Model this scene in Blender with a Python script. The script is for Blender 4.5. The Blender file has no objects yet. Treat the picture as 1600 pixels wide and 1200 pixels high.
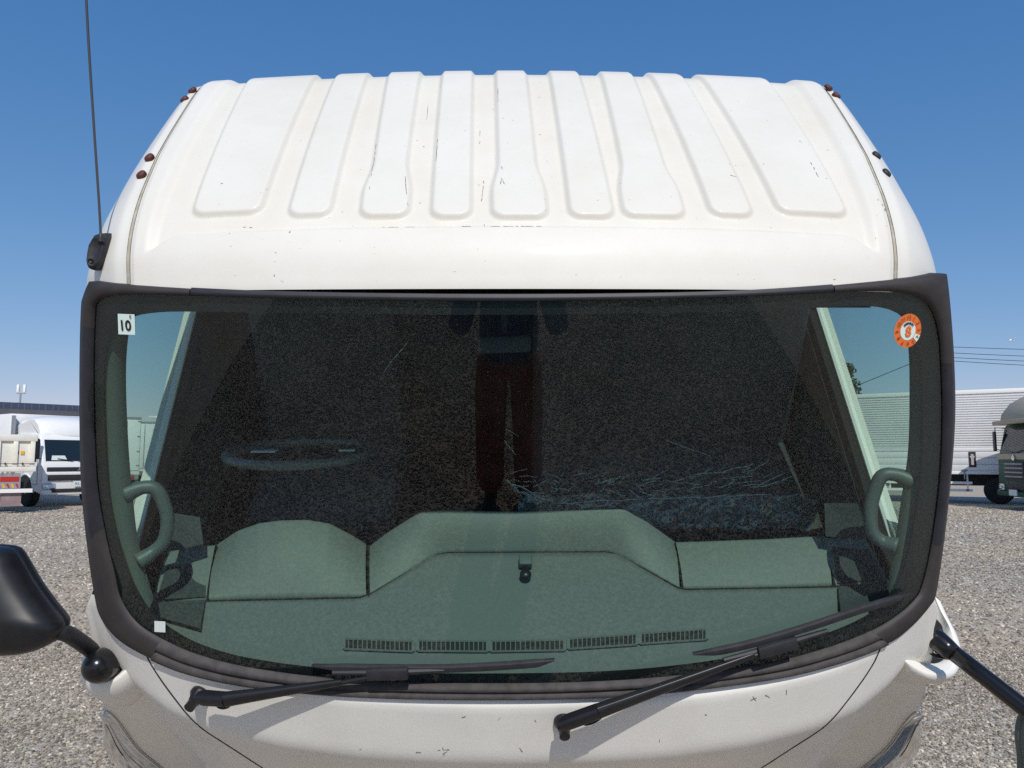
import bpy, bmesh, math, random
from mathutils import Vector, Matrix, noise
random.seed(7)
R = math.radians
# ------------------------------------------------------------------ camera, sky, sun, exposure
scn = bpy.context.scene
F = 1202.0                      # focal length in photo pixels (photo 1600 wide)
HC = 1.55                       # eye height
PITCH = math.atan(118 / F)
cam_d = bpy.data.cameras.new('camera'); cam = bpy.data.objects.new('camera', cam_d)
scn.collection.objects.link(cam); scn.camera = cam
cam_d.sensor_width = 36; cam_d.lens = 36 * F / 1600
cam_d.clip_start = 0.01; cam_d.clip_end = 5000
cam.location = (0, 0, HC); cam.rotation_euler = (R(90) + PITCH, 0, 0)
SUN_EL, SUN_AZ = R(42), R(7)    # azimuth: degrees to the right of straight behind the camera
world = bpy.data.worlds.new('World'); scn.world = world; world.use_nodes = True
wn = world.node_tree.nodes; wl = world.node_tree.links
sky = wn.new('ShaderNodeTexSky'); sky.sky_type = 'NISHITA'; sky.sun_disc = False
sky.sun_elevation = SUN_EL; sky.sun_rotation = math.pi - SUN_AZ
sky.air_density = 1.0; sky.dust_density = 0.15; sky.ozone_density = 4.0
sepc = wn.new('ShaderNodeSeparateColor'); comb = wn.new('ShaderNodeCombineColor'); wl.new(sky.outputs['Color'], sepc.inputs[0])
for ch, (p_, k_) in enumerate([(1.10, .76), (.72, .60), (.50, .70)]):      # the photo's flatter, more saturated blue, for the whole sky
    a_ = wn.new('ShaderNodeMath'); a_.operation = 'MULTIPLY'; a_.inputs[1].default_value = .11; wl.new(sepc.outputs[ch], a_.inputs[0])
    b_ = wn.new('ShaderNodeMath'); b_.operation = 'POWER'; b_.inputs[1].default_value = p_; wl.new(a_.outputs[0], b_.inputs[0])
    c_ = wn.new('ShaderNodeMath'); c_.operation = 'MULTIPLY'; c_.inputs[1].default_value = k_ / .11; wl.new(b_.outputs[0], c_.inputs[0]); wl.new(c_.outputs[0], comb.inputs[ch])
wl.new(comb.outputs[0], wn['Background'].inputs['Color'])
wn['Background'].inputs['Strength'].default_value = 0.11
sun_d = bpy.data.lights.new('sun', 'SUN'); sun_d.energy = 3.1; sun_d.angle = R(0.5); sun_d.color = (1, .955, .885)
sun = bpy.data.objects.new('sun', sun_d); scn.collection.objects.link(sun)
sdir = Vector((-math.sin(SUN_AZ) * math.cos(SUN_EL), math.cos(SUN_AZ) * math.cos(SUN_EL), -math.sin(SUN_EL)))
sun.rotation_euler = sdir.to_track_quat('-Z', 'Y').to_euler()
vs = scn.view_settings
scn.display_settings.display_device = 'sRGB'
vs.view_transform = 'Standard'; vs.look = 'None'; vs.gamma = 1; vs.use_curve_mapping = False
vs.exposure = 0.1
scn.render.engine = 'CYCLES'
scn.cycles.max_bounces = 10; scn.cycles.transparent_max_bounces = 16
scn.cycles.use_denoising = False
scn.cycles.use_adaptive_sampling = False
try: scn.cycles.sample_clamp_indirect = 6
except Exception: pass

# ------------------------------------------------------------------ materials
def mat(name, col, rough=.5, metal=0, spec=.5, coat=0, var=0, vscale=8, bump=0, bscale=200, col2=None, emit=None):
    m = bpy.data.materials.new(name); m.use_nodes = True
    nt = m.node_tree; b = nt.nodes['Principled BSDF']
    b.inputs['Base Color'].default_value = (*col, 1); b.inputs['Roughness'].default_value = rough
    b.inputs['Metallic'].default_value = metal; b.inputs['Specular IOR Level'].default_value = spec
    b.inputs['Coat Weight'].default_value = coat; b.inputs['Coat Roughness'].default_value = .08
    tc = nt.nodes.new('ShaderNodeTexCoord')
    if var or col2:
        n = nt.nodes.new('ShaderNodeTexNoise'); n.inputs['Scale'].default_value = vscale; n.inputs['Detail'].default_value = 8
        n.inputs['Roughness'].default_value = .65
        nt.links.new(tc.outputs['Object'], n.inputs['Vector'])
        r = nt.nodes.new('ShaderNodeValToRGB')
        r.color_ramp.elements[0].position = .32; r.color_ramp.elements[1].position = .68
        c2 = col2 if col2 else tuple(min(1, c * (1 + var)) for c in col)
        c1 = col if col2 else tuple(c * (1 - var) for c in col)
        r.color_ramp.elements[0].color = (*c1, 1); r.color_ramp.elements[1].color = (*c2, 1)
        nt.links.new(n.outputs['Fac'], r.inputs['Fac']); nt.links.new(r.outputs['Color'], b.inputs['Base Color'])
    if bump:
        n = nt.nodes.new('ShaderNodeTexNoise'); n.inputs['Scale'].default_value = bscale; n.inputs['Detail'].default_value = 4
        nt.links.new(tc.outputs['Object'], n.inputs['Vector'])
        bp = nt.nodes.new('ShaderNodeBump'); bp.inputs['Strength'].default_value = bump; bp.inputs['Distance'].default_value = .002
        nt.links.new(n.outputs['Fac'], bp.inputs['Height']); nt.links.new(bp.outputs['Normal'], b.inputs['Normal'])
    return m

def glass_mat(name, tint, refl=1.9, dust=.0):
    m = bpy.data.materials.new(name); m.use_nodes = True; nt = m.node_tree; nt.nodes.clear()
    out = nt.nodes.new('ShaderNodeOutputMaterial'); tr = nt.nodes.new('ShaderNodeBsdfTransparent'); gl = nt.nodes.new('ShaderNodeBsdfGlossy')
    tr.inputs['Color'].default_value = (*tint, 1); gl.inputs['Roughness'].default_value = 0.0
    ge = nt.nodes.new('ShaderNodeNewGeometry'); dt_ = nt.nodes.new('ShaderNodeVectorMath'); dt_.operation = 'DOT_PRODUCT'
    nt.links.new(ge.outputs['Incoming'], dt_.inputs[0]); nt.links.new(ge.outputs['Normal'], dt_.inputs[1])
    ab = nt.nodes.new('ShaderNodeMath'); ab.operation = 'ABSOLUTE'; nt.links.new(dt_.outputs['Value'], ab.inputs[0])
    om = nt.nodes.new('ShaderNodeMath'); om.operation = 'SUBTRACT'; om.inputs[0].default_value = 1; om.use_clamp = True; nt.links.new(ab.outputs[0], om.inputs[1])
    pw = nt.nodes.new('ShaderNodeMath'); pw.operation = 'POWER'; pw.inputs[1].default_value = 5; nt.links.new(om.outputs[0], pw.inputs[0])
    fr = nt.nodes.new('ShaderNodeMath'); fr.operation = 'MULTIPLY_ADD'; fr.inputs[1].default_value = .96; fr.inputs[2].default_value = .04; nt.links.new(pw.outputs[0], fr.inputs[0])
    mu = nt.nodes.new('ShaderNodeMath'); mu.operation = 'MULTIPLY'; mu.inputs[1].default_value = refl; mu.use_clamp = True
    mx = nt.nodes.new('ShaderNodeMixShader')
    nt.links.new(fr.outputs[0], mu.inputs[0]); nt.links.new(mu.outputs[0], mx.inputs[0])
    nt.links.new(tr.outputs[0], mx.inputs[1]); nt.links.new(gl.outputs[0], mx.inputs[2])
    last = mx
    if dust:
        tc = nt.nodes.new('ShaderNodeTexCoord'); n = nt.nodes.new('ShaderNodeTexNoise')
        n.inputs['Scale'].default_value = 5; n.inputs['Detail'].default_value = 9; n.inputs['Roughness'].default_value = .7
        nt.links.new(tc.outputs['Object'], n.inputs['Vector'])
        mr = nt.nodes.new('ShaderNodeMapRange'); mr.inputs[1].default_value = .4; mr.inputs[2].default_value = .8
        mr.inputs[3].default_value = dust * .35; mr.inputs[4].default_value = dust * 3
        nt.links.new(n.outputs['Fac'], mr.inputs[0])
        # sparse specks
        v = nt.nodes.new('ShaderNodeTexVoronoi'); v.inputs['Scale'].default_value = 55
        nt.links.new(tc.outputs['Object'], v.inputs['Vector'])
        lt = nt.nodes.new('ShaderNodeMath'); lt.operation = 'LESS_THAN'; lt.inputs[1].default_value = .07
        nt.links.new(v.outputs['Distance'], lt.inputs[0])
        sm = nt.nodes.new('ShaderNodeMath'); sm.operation = 'MULTIPLY'; sm.inputs[1].default_value = .06
        nt.links.new(lt.outputs[0], sm.inputs[0])
        ad = nt.nodes.new('ShaderNodeMath'); ad.operation = 'ADD'
        nt.links.new(mr.outputs[0], ad.inputs[0]); nt.links.new(sm.outputs[0], ad.inputs[1])
        df = nt.nodes.new('ShaderNodeBsdfDiffuse'); df.inputs['Color'].default_value = (.55, .55, .52, 1)
        m2 = nt.nodes.new('ShaderNodeMixShader'); nt.links.new(ad.outputs[0], m2.inputs[0])
        nt.links.new(mx.outputs[0], m2.inputs[1]); nt.links.new(df.outputs[0], m2.inputs[2]); last = m2
    nt.links.new(last.outputs[0], out.inputs[0])
    return m

M = {}
M['white'] = mat('white_paint', (.76, .735, .665), .45, coat=.2, var=.03, vscale=3)
M['white2'] = mat('white_paint_clean', (.86, .85, .82), .35, coat=.4, var=.03, vscale=2)
M['cowl'] = mat('white_front_paint', (.86, .84, .78), .5, coat=.05, var=.04, vscale=6)
M['trim_brown'] = mat('weathered_trim', (.035, .030, .029), .62, var=.25, vscale=14, bump=.15, bscale=500)
M['trim_dark'] = mat('dark_trim', (.020, .020, .027), .5, var=.3, vscale=20)
M['rubber'] = mat('grey_rubber', (.055, .049, .047), .75, var=.35, vscale=30, bump=.2, bscale=300)
M['black'] = mat('black_plastic', (.012, .012, .014), .38, var=.3, vscale=20, bump=.06, bscale=900)
M['blackmatt'] = mat('matt_black_plastic', (.022, .022, .026), .55, var=.3, vscale=40, bump=.1, bscale=700)
M['gloss_black'] = mat('gloss_black', (.008, .008, .009), .22)
M['frit'] = mat('black_glass_border', (.006, .006, .008), .5)
M['dash'] = mat('dash_plastic', (.125, .134, .13), .62, var=.07, vscale=110, bump=.5, bscale=900)
M['hood'] = mat('lit_hood_plastic', (.18, .19, .178), .6, var=.06, vscale=90, bump=.5, bscale=900)  # dash plastic made paler: brighter light on the hoods put into the colour
M['sidepanel'] = mat('shade_dark_panel', (.04, .045, .05), .7, var=.1, vscale=20)  # shade beside the dash is put into this dark colour
M['doorlining'] = mat('door_lining_plastic', (.06, .07, .065), .7, var=.1, vscale=20)
M['dash_dark'] = mat('dark_speaker_cloth', (.05, .055, .055), .8, var=.3, vscale=300, bump=.8, bscale=1200)
M['groove'] = mat('dark_gap', (.008, .009, .009), .8)
M['trimgrey'] = mat('grey_pillar_trim', (.105, .125, .115), .6, var=.1, vscale=6, bump=.2, bscale=900)
M['handle'] = mat('grey_grab_handle', (.10, .12, .115), .42, bump=.2, bscale=900)
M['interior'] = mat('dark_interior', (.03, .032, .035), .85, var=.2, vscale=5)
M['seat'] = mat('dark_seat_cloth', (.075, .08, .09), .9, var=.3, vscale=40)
M['wheelrim'] = mat('lightened_wheel_rim', (.15, .155, .155), .4)  # black rim, its highlights put into an overall lighter grey
M['film'] = mat('film_glint_white', (.92, .95, .93), .3)  # white for the painted glints on the film
M['whiteprint'] = mat('white_label', (.72, .78, .74), .5)
M['sticker_mint'] = mat('pale_sticker', (.72, .86, .80), .45)
M['ink'] = mat('black_ink', (.01, .01, .01), .6)
M['orange'] = mat('orange_sticker', (.80, .17, .03), .5)
M['chrome'] = mat('chrome', (.75, .76, .78), .12, metal=1)
M['rust'] = mat('rusty_plug', (.10, .028, .018), .6, var=.4, vscale=90)
M['steel'] = mat('whip_steel', (.10, .095, .09), .35, metal=.6)
M['chip'] = mat('bare_primer_chip', (.11, .085, .07), .7)
M['tyre'] = mat('tyre_rubber', (.022, .021, .02), .85, var=.3, vscale=30)
M['wheel'] = mat('wheel_steel', (.42, .43, .44), .4, metal=.5)
M['alu'] = mat('aluminium_panel', (.80, .79, .77), .45, metal=.15, var=.05, vscale=1.2)
M['chassis'] = mat('chassis_black', (.018, .018, .018), .7)
M['darkglass'] = mat('dark_cab_glass', (.012, .022, .03), .06)
M['lampglass'] = mat('headlamp_lens', (.55, .60, .66), .10, metal=.7, coat=1, var=.25, vscale=6)
M['red'] = mat('red_reflector', (.45, .03, .02), .3)
M['yellow'] = mat('yellow_reflector', (.8, .42, .02), .4)
M['green'] = mat('dark_green_paint', (.012, .075, .045), .5, spec=.2)
M['cream'] = mat('cream_paint', (.46, .38, .26), .55, coat=.0)
M['dumpcream'] = mat('dump_body_paint', (.78, .75, .66), .5, var=.1, vscale=3)
M['mud'] = mat('dusty_mudflap', (.28, .2, .2), .8, var=.2, vscale=6)
M['shed'] = mat('dark_roof_sheet', (.045, .045, .06), .7, var=.2, vscale=.5)
M['shedwall'] = mat('shed_wall', (.10, .10, .11), .8, var=.15, vscale=.6)
M['brown'] = mat('brown_tile_roof', (.13, .075, .045), .8, var=.25, vscale=1.5)
M['mastgrey'] = mat('galvanised_mast', (.32, .33, .35), .5, metal=.3)
M['bark'] = mat('bark', (.09, .065, .045), .9, var=.3, vscale=4)
M['leaf'] = mat('leaf_green', (.028, .06, .014), .7, col2=(.07, .12, .03), vscale=1.5)
M['cable'] = mat('black_cable', (.02, .02, .022), .6)
M['skin'] = mat('skin', (.45, .26, .18), .5)
M['jacket'] = mat('navy_jacket', (.05, .13, .30), .8, var=.2, vscale=20)
M['trousers'] = mat('dark_red_trousers', (.50, .085, .065), .85, var=.15, vscale=20)
M['shoe'] = mat('black_shoe', (.02, .02, .02), .5)
M['hair'] = mat('black_hair', (.01, .01, .01), .5)
M['glass'] = glass_mat('tinted_windscreen_glass', (.70, .86, .80), 1.4, .0045)
M['doorglass'] = glass_mat('tinted_door_glass', (.80, .93, .86), 1.6)
M['filmclear'] = glass_mat('clear_plastic_film', (.86, .88, .88), 3.0, .16)

# ------------------------------------------------------------------ object helpers
col = scn.collection
def empty(name, loc=(0, 0, 0), rz=0, label=None, cat=None, group=None):
    o = bpy.data.objects.new(name, None); col.objects.link(o); o.location = loc; o.rotation_euler = (0, 0, rz)
    o.empty_display_size = .2
    tag(o, label, cat, group); return o
def tag(o, label=None, cat=None, group=None, kind=None):
    if label: o['label'] = label
    if cat: o['category'] = cat
    if group: o['group'] = group
    if kind: o['kind'] = kind
    return o
def mobj(name, verts, faces, m, parent=None, smooth=True, label=None, kind=None):
    me = bpy.data.meshes.new(name); me.from_pydata([tuple(v) for v in verts], [], faces)
    me.validate(); me.update()
    for mm in (m if isinstance(m, (list, tuple)) else [m]): me.materials.append(mm)
    o = bpy.data.objects.new(name, me); col.objects.link(o)
    if smooth:
        for p in me.polygons: p.use_smooth = True
    if parent: o.parent = parent
    return tag(o, label, kind=kind)
class G:      # geometry collector
    def __init__(s): s.v = []; s.f = []
    def add(s, v, f):
        n = len(s.v); s.v += [Vector(p) for p in v]; s.f += [tuple(i + n for i in q) for q in f]; return s
    def box(s, c, size, ax=None):
        c = Vector(c); ax = ax or (Vector((1, 0, 0)), Vector((0, 1, 0)), Vector((0, 0, 1)))
        h = [Vector(a).normalized() * (z / 2) for a, z in zip(ax, size)]
        v = [c + h[0] * i + h[1] * j + h[2] * k for i in (-1, 1) for j in (-1, 1) for k in (-1, 1)]
        return s.add(v, [(0, 1, 3, 2), (4, 6, 7, 5), (0, 4, 5, 1), (2, 3, 7, 6), (0, 2, 6, 4), (1, 5, 7, 3)])
    def bb(s, x0, x1, y0, y1, z0, z1): return s.box(((x0+x1)/2, (y0+y1)/2, (z0+z1)/2), (abs(x1-x0), abs(y1-y0), abs(z1-z0)))
    def tube(s, pts, r, seg=10, cap=True, flat=1.0):
        pts = [Vector(p) for p in pts]; n = len(pts)
        rr = r if isinstance(r, (list, tuple)) else [r] * n
        vs_, fs = [], []
        up = None
        for i, p in enumerate(pts):
            t = (pts[min(i + 1, n - 1)] - pts[max(i - 1, 0)]).normalized()
            if up is None:
                up = Vector((0, 0, 1)) if abs(t.z) < .9 else Vector((1, 0, 0))
            a = (up - t * up.dot(t)).normalized(); b = t.cross(a); up = a
            for k in range(seg):
                th = 2 * math.pi * k / seg
                vs_.append(p + a * (math.cos(th) * rr[i] * flat) + b * (math.sin(th) * rr[i]))
        for i in range(n - 1):
            for k in range(seg):
                k2 = (k + 1) % seg
                fs.append((i * seg + k, i * seg + k2, (i + 1) * seg + k2, (i + 1) * seg + k))
        if cap: fs += [tuple(range(seg))[::-1], tuple(range((n - 1) * seg, n * seg))]
        return s.add(vs_, fs)
    def lathe(s, c, axis, prof, seg=24, sx=None):      # prof: (radius, distance along axis)
        c = Vector(c); t = Vector(axis).normalized(); a = (sx or (Vector((0, 0, 1)) if abs(t.z) < .9 else Vector((1, 0, 0))))
        a = (a - t * a.dot(t)).normalized(); b = t.cross(a); v, f = [], []
        for r, d in prof:
            for k in range(seg):
                th = 2 * math.pi * k / seg; v.append(c + t * d + a * (math.cos(th) * r) + b * (math.sin(th) * r))
        for i in range(len(prof) - 1):
            for k in range(seg):
                k2 = (k + 1) % seg; f.append((i * seg + k, i * seg + k2, (i + 1) * seg + k2, (i + 1) * seg + k))
        f += [tuple(range(seg))[::-1], tuple(range((len(prof) - 1) * seg, len(prof) * seg))]
        return s.add(v, f)
    def grid(s, rows, close=False):
        v = [p for r in rows for p in r]; m_ = len(rows[0]); f = []
        for i in range(len(rows) - 1):
            for k in range(m_ if close else m_ - 1):
                k2 = (k + 1) % m_; f.append((i * m_ + k, i * m_ + k2, (i + 1) * m_ + k2, (i + 1) * m_ + k))
        return s.add(v, f)
    def prism(s, poly, d):        # poly list of points, extruded by vector d
        poly = [Vector(p) for p in poly]; n = len(poly); d = Vector(d)
        f = [tuple(range(n)), tuple(range(2 * n - 1, n - 1, -1))] + [(i, i + n, (i + 1) % n + n, (i + 1) % n) for i in range(n)]
        return s.add(poly + [p + d for p in poly], f)
    def build(s, name, m, parent=None, smooth=False, label=None, kind=None, bevel=0, seg=2):
        o = mobj(name, s.v, s.f, m, parent, smooth, label, kind)
        bm = bmesh.new(); bm.from_mesh(o.data); bmesh.ops.recalc_face_normals(bm, faces=bm.faces)
        if bevel:
            es = [e for e in bm.edges if len(e.link_faces) == 2 and e.calc_face_angle(0) > R(28)]
            bmesh.ops.bevel(bm, geom=es, offset=bevel, segments=seg, affect='EDGES', profile=.5)
        bm.to_mesh(o.data); bm.free()
        if bevel or smooth:
            for p in o.data.polygons: p.use_smooth = True
        if bevel:
            try: o.data.set_sharp_from_angle(angle=R(35))
            except Exception: pass
        return o

def catmull(pts, n=8):
    pts = [Vector(p) for p in pts]; out = []
    for i in range(len(pts) - 1):
        p0 = pts[i - 1] if i else pts[0] * 2 - pts[1]; p1 = pts[i]; p2 = pts[i + 1]
        p3 = pts[i + 2] if i + 2 < len(pts) else pts[-1] * 2 - pts[-2]
        for k in range(n):
            t = k / n
            out.append(.5 * ((2 * p1) + (p2 - p0) * t + (2 * p0 - 5 * p1 + 4 * p2 - p3) * t * t + (3 * p1 - p0 - 3 * p2 + p3) * t ** 3))
    out.append(pts[-1]); return out
def resample(pts, n, closed=False):
    pts = [Vector(p) for p in pts]
    if closed: pts = pts + [pts[0]]
    d = [0]
    for a, b in zip(pts, pts[1:]): d.append(d[-1] + (b - a).length)
    out = []; m_ = n if closed else n - 1; j = 0
    for i in range(n):
        t = d[-1] * i / m_
        while j < len(d) - 2 and d[j + 1] < t: j += 1
        k = (t - d[j]) / max(1e-9, d[j + 1] - d[j]); out.append(pts[j].lerp(pts[j + 1], min(1, k)))
    return out
def interp(x, tab):
    if x <= tab[0][0]: return tab[0][1]
    for (a, p), (b, q) in zip(tab, tab[1:]):
        if x <= b: return p + (q - p) * (x - a) / (b - a)
    return tab[-1][1]
def sstep(a, b, x):
    t = max(0, min(1, (x - a) / (b - a))); return t * t * (3 - 2 * t)

# ------------------------------------------------------------------ measuring tools: photo coordinates -> places on real surfaces
CAM = Vector((0, 0, HC)); FW = Vector((0, math.cos(PITCH), math.sin(PITCH))); UP = Vector((0, -math.sin(PITCH), math.cos(PITCH)))
def ray(px, py): return FW + Vector((1, 0, 0)) * ((px - 800) / F) + UP * ((600 - py) / F)
def proj(P):
    d = Vector(P) - CAM; w = d.dot(FW); return 800 + F * d.x / w, 600 - F * d.dot(UP) / w
def atY(px, py, Y): r = ray(px, py); return CAM + r * (Y / r.y)
# tilted cab frame: B0 = foot of windscreen on the centre line, b runs to the cab's rear, u to its top
B0 = Vector((0, 1.95, HC - .573)); S2 = math.sqrt(.5)
BB = Vector((0, S2, S2)); UU = Vector((0, -S2, S2)); XX = Vector((1, 0, 0))
def L(x, b, u): return B0 + XX * x + BB * b + UU * u
def onplane(px, py, p0, n):
    r = ray(px, py); t = (p0 - CAM).dot(n) / r.dot(n); return CAM + r * t
def at_u(px, py, u): return onplane(px, py, B0 + UU * u, UU)
def at_b(px, py, b): return onplane(px, py, B0 + BB * b, BB)
def at_x(px, py, x): return onplane(px, py, Vector((x, 0, 0)), XX)
def local(P): d = P - B0; return d.x, d.dot(BB), d.dot(UU)
LEAN = R(15.5)
WU = Vector((0, -math.sin(LEAN), math.cos(LEAN))); WN = Vector((0, -math.cos(LEAN), -math.sin(LEAN)))   # up the glass, outward
def rec(x): x = abs(x); return .05 * x * x + .05 * x ** 6
def W(x, s, off=0):
    dr = .10 * abs(x) + .30 * abs(x) ** 5
    nrm = (WN + XX * (dr if x > 0 else -dr)).normalized()
    return B0 + XX * x + WU * s - WN * rec(x) + nrm * off
def solve(fn, px, py, a, b):
    for _ in range(30):
        p = proj(fn(a, b)); ex, ey = px - p[0], py - p[1]
        if abs(ex) + abs(ey) < .01: break
        h = 1e-4; pa = proj(fn(a + h, b)); pb = proj(fn(a, b + h))
        j11, j21 = (pa[0] - p[0]) / h, (pa[1] - p[1]) / h; j12, j22 = (pb[0] - p[0]) / h, (pb[1] - p[1]) / h
        det = j11 * j22 - j12 * j21
        if abs(det) < 1e-6: break
        da, db = (ex * j22 - ey * j12) / det, (j11 * ey - j21 * ex) / det
        a += max(-.15, min(.15, da)); b += max(-.2, min(.2, db))
    return a, b
def wxs(px, py): return solve(W, px, py, (px - 800) / 620, (1080 - py) / 640)
def Wp(px, py, off=0): return W(*wxs(px, py), off)
def push(px, py, d):             # point on the ray, d metres behind the glass
    p = Wp(px, py); r = ray(px, py).normalized(); return p + r * d

# ================================================================== GROUND
def gravel_mat():
    m = bpy.data.materials.new('gravel'); m.use_nodes = True; nt = m.node_tree; b = nt.nodes['Principled BSDF']
    b.inputs['Roughness'].default_value = .9; b.inputs['Specular IOR Level'].default_value = .2
    g = nt.nodes.new('ShaderNodeNewGeometry')
    v = nt.nodes.new('ShaderNodeTexVoronoi'); v.inputs['Scale'].default_value = 38
    v2 = nt.nodes.new('ShaderNodeTexVoronoi'); v2.inputs['Scale'].default_value = 90
    big = nt.nodes.new('ShaderNodeTexNoise'); big.inputs['Scale'].default_value = .35; big.inputs['Detail'].default_value = 5
    for n in (v, v2, big): nt.links.new(g.outputs['Position'], n.inputs['Vector'])
    cr = nt.nodes.new('ShaderNodeValToRGB'); e = cr.color_ramp.elements
    e[0].color = (.22, .195, .165, 1); e[1].color = (.66, .61, .54, 1)
    e.new(.35).color = (.34, .31, .27, 1); e.new(.6).color = (.43, .37, .31, 1); e.new(.8).color = (.46, .43, .385, 1)
    sx = nt.nodes.new('ShaderNodeSeparateColor'); nt.links.new(v.outputs['Color'], sx.inputs[0]); nt.links.new(sx.outputs[0], cr.inputs['Fac'])
    cr2 = nt.nodes.new('ShaderNodeValToRGB'); cr2.color_ramp.elements[0].color = (.30, .27, .235, 1); cr2.color_ramp.elements[1].color = (.52, .475, .42, 1)
    s2 = nt.nodes.new('ShaderNodeSeparateColor'); nt.links.new(v2.outputs['Color'], s2.inputs[0]); nt.links.new(s2.outputs[1], cr2.inputs['Fac'])
    mx = nt.nodes.new('ShaderNodeMixRGB'); mx.inputs[0].default_value = .45
    nt.links.new(cr.outputs[0], mx.inputs[1]); nt.links.new(cr2.outputs[0], mx.inputs[2])
    rb = nt.nodes.new('ShaderNodeValToRGB'); rb.color_ramp.elements[0].position = .38; rb.color_ramp.elements[1].position = .62
    rb.color_ramp.elements[0].color = (.97, .95, .90, 1); rb.color_ramp.elements[1].color = (1.12, 1.0, .84, 1)
    nt.links.new(big.outputs['Fac'], rb.inputs['Fac'])
    mu = nt.nodes.new('ShaderNodeMixRGB'); mu.blend_type = 'MULTIPLY'; mu.inputs[0].default_value = 1
    nt.links.new(mx.outputs[0], mu.inputs[1]); nt.links.new(rb.outputs[0], mu.inputs[2])
    for e_ in list(cr.color_ramp.elements) + list(cr2.color_ramp.elements): e_.color = tuple(min(.8, c * 1.18) for c in e_.color[:3]) + (1,); nt.links.new(mu.outputs[0], b.inputs['Base Color'])
    bp = nt.nodes.new('ShaderNodeBump'); bp.invert = True; bp.inputs['Strength'].default_value = 1; bp.inputs['Distance'].default_value = .006
    ad = nt.nodes.new('ShaderNodeMath'); ad.operation = 'ADD'
    nt.links.new(v.outputs['Distance'], ad.inputs[0]); nt.links.new(v2.outputs['Distance'], ad.inputs[1])
    nt.links.new(ad.outputs[0], bp.inputs['Height']); nt.links.new(bp.outputs['Normal'], b.inputs['Normal'])
    return m
M['gravel'] = gravel_mat()
me = G().add([(-1500, -600, 0), (1500, -600, 0), (1500, 2500, 0), (-1500, 2500, 0)], [(0, 1, 2, 3)])
tag(me.build('ground', M['gravel']), kind='structure')

def stone_mat():
    m = bpy.data.materials.new('stone'); m.use_nodes = True; nt = m.node_tree; b = nt.nodes['Principled BSDF']
    b.inputs['Roughness'].default_value = .85; b.inputs['Specular IOR Level'].default_value = .25
    oi = nt.nodes.new('ShaderNodeObjectInfo'); cr = nt.nodes.new('ShaderNodeValToRGB'); e = cr.color_ramp.elements
    e[0].color = (.16, .148, .13, 1); e[1].color = (.80, .76, .67, 1)
    for p, c in ((.25, (.24, .215, .185)), (.45, (.34, .31, .265)), (.6, (.39, .335, .275)), (.72, (.46, .42, .36)), (.9, (.58, .53, .44))): e.new(p).color = (*c, 1)
    g = nt.nodes.new('ShaderNodeNewGeometry'); mp = nt.nodes.new('ShaderNodeMapping'); mp.inputs['Scale'].default_value = (.16, .7, 1)
    n = nt.nodes.new('ShaderNodeTexNoise'); n.inputs['Scale'].default_value = 1; n.inputs['Detail'].default_value = 4
    nt.links.new(g.outputs['Position'], mp.inputs[0]); nt.links.new(mp.outputs[0], n.inputs['Vector'])
    rb = nt.nodes.new('ShaderNodeValToRGB'); rb.color_ramp.elements[0].position = .38; rb.color_ramp.elements[1].position = .62
    rb.color_ramp.elements[0].color = (.80, .76, .70, 1); rb.color_ramp.elements[1].color = (1.08, 1.05, 1.0, 1); nt.links.new(n.outputs['Fac'], rb.inputs['Fac'])
    mu = nt.nodes.new('ShaderNodeMixRGB'); mu.blend_type = 'MULTIPLY'; mu.inputs[0].default_value = 1
    nt.links.new(oi.outputs['Random'], cr.inputs['Fac']); nt.links.new(cr.outputs[0], mu.inputs[1]); nt.links.new(rb.outputs[0], mu.inputs[2]); nt.links.new(mu.outputs[0], b.inputs['Base Color'])
    return m
M['stone'] = stone_mat()
stone_col = bpy.data.collections.new('stone_shapes')
for k in range(5):
    bm = bmesh.new(); bmesh.ops.create_icosphere(bm, subdivisions=1, radius=1)
    for v_ in bm.verts:
        v_.co *= random.uniform(.72, 1.15); v_.co.z *= .62; v_.co.x *= random.uniform(.9, 1.15)
    me_ = bpy.data.meshes.new('stone'); bm.to_mesh(me_); bm.free(); me_.materials.append(M['stone'])
    so = bpy.data.objects.new('stone_shape', me_); stone_col.objects.link(so)
M['dirt'] = mat('shade_dark_dirt', (.13, .115, .095), .95, var=.3, vscale=30, bump=.6, bscale=120)  # bare ground under the stones, colour darkened for the shade between them
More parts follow.
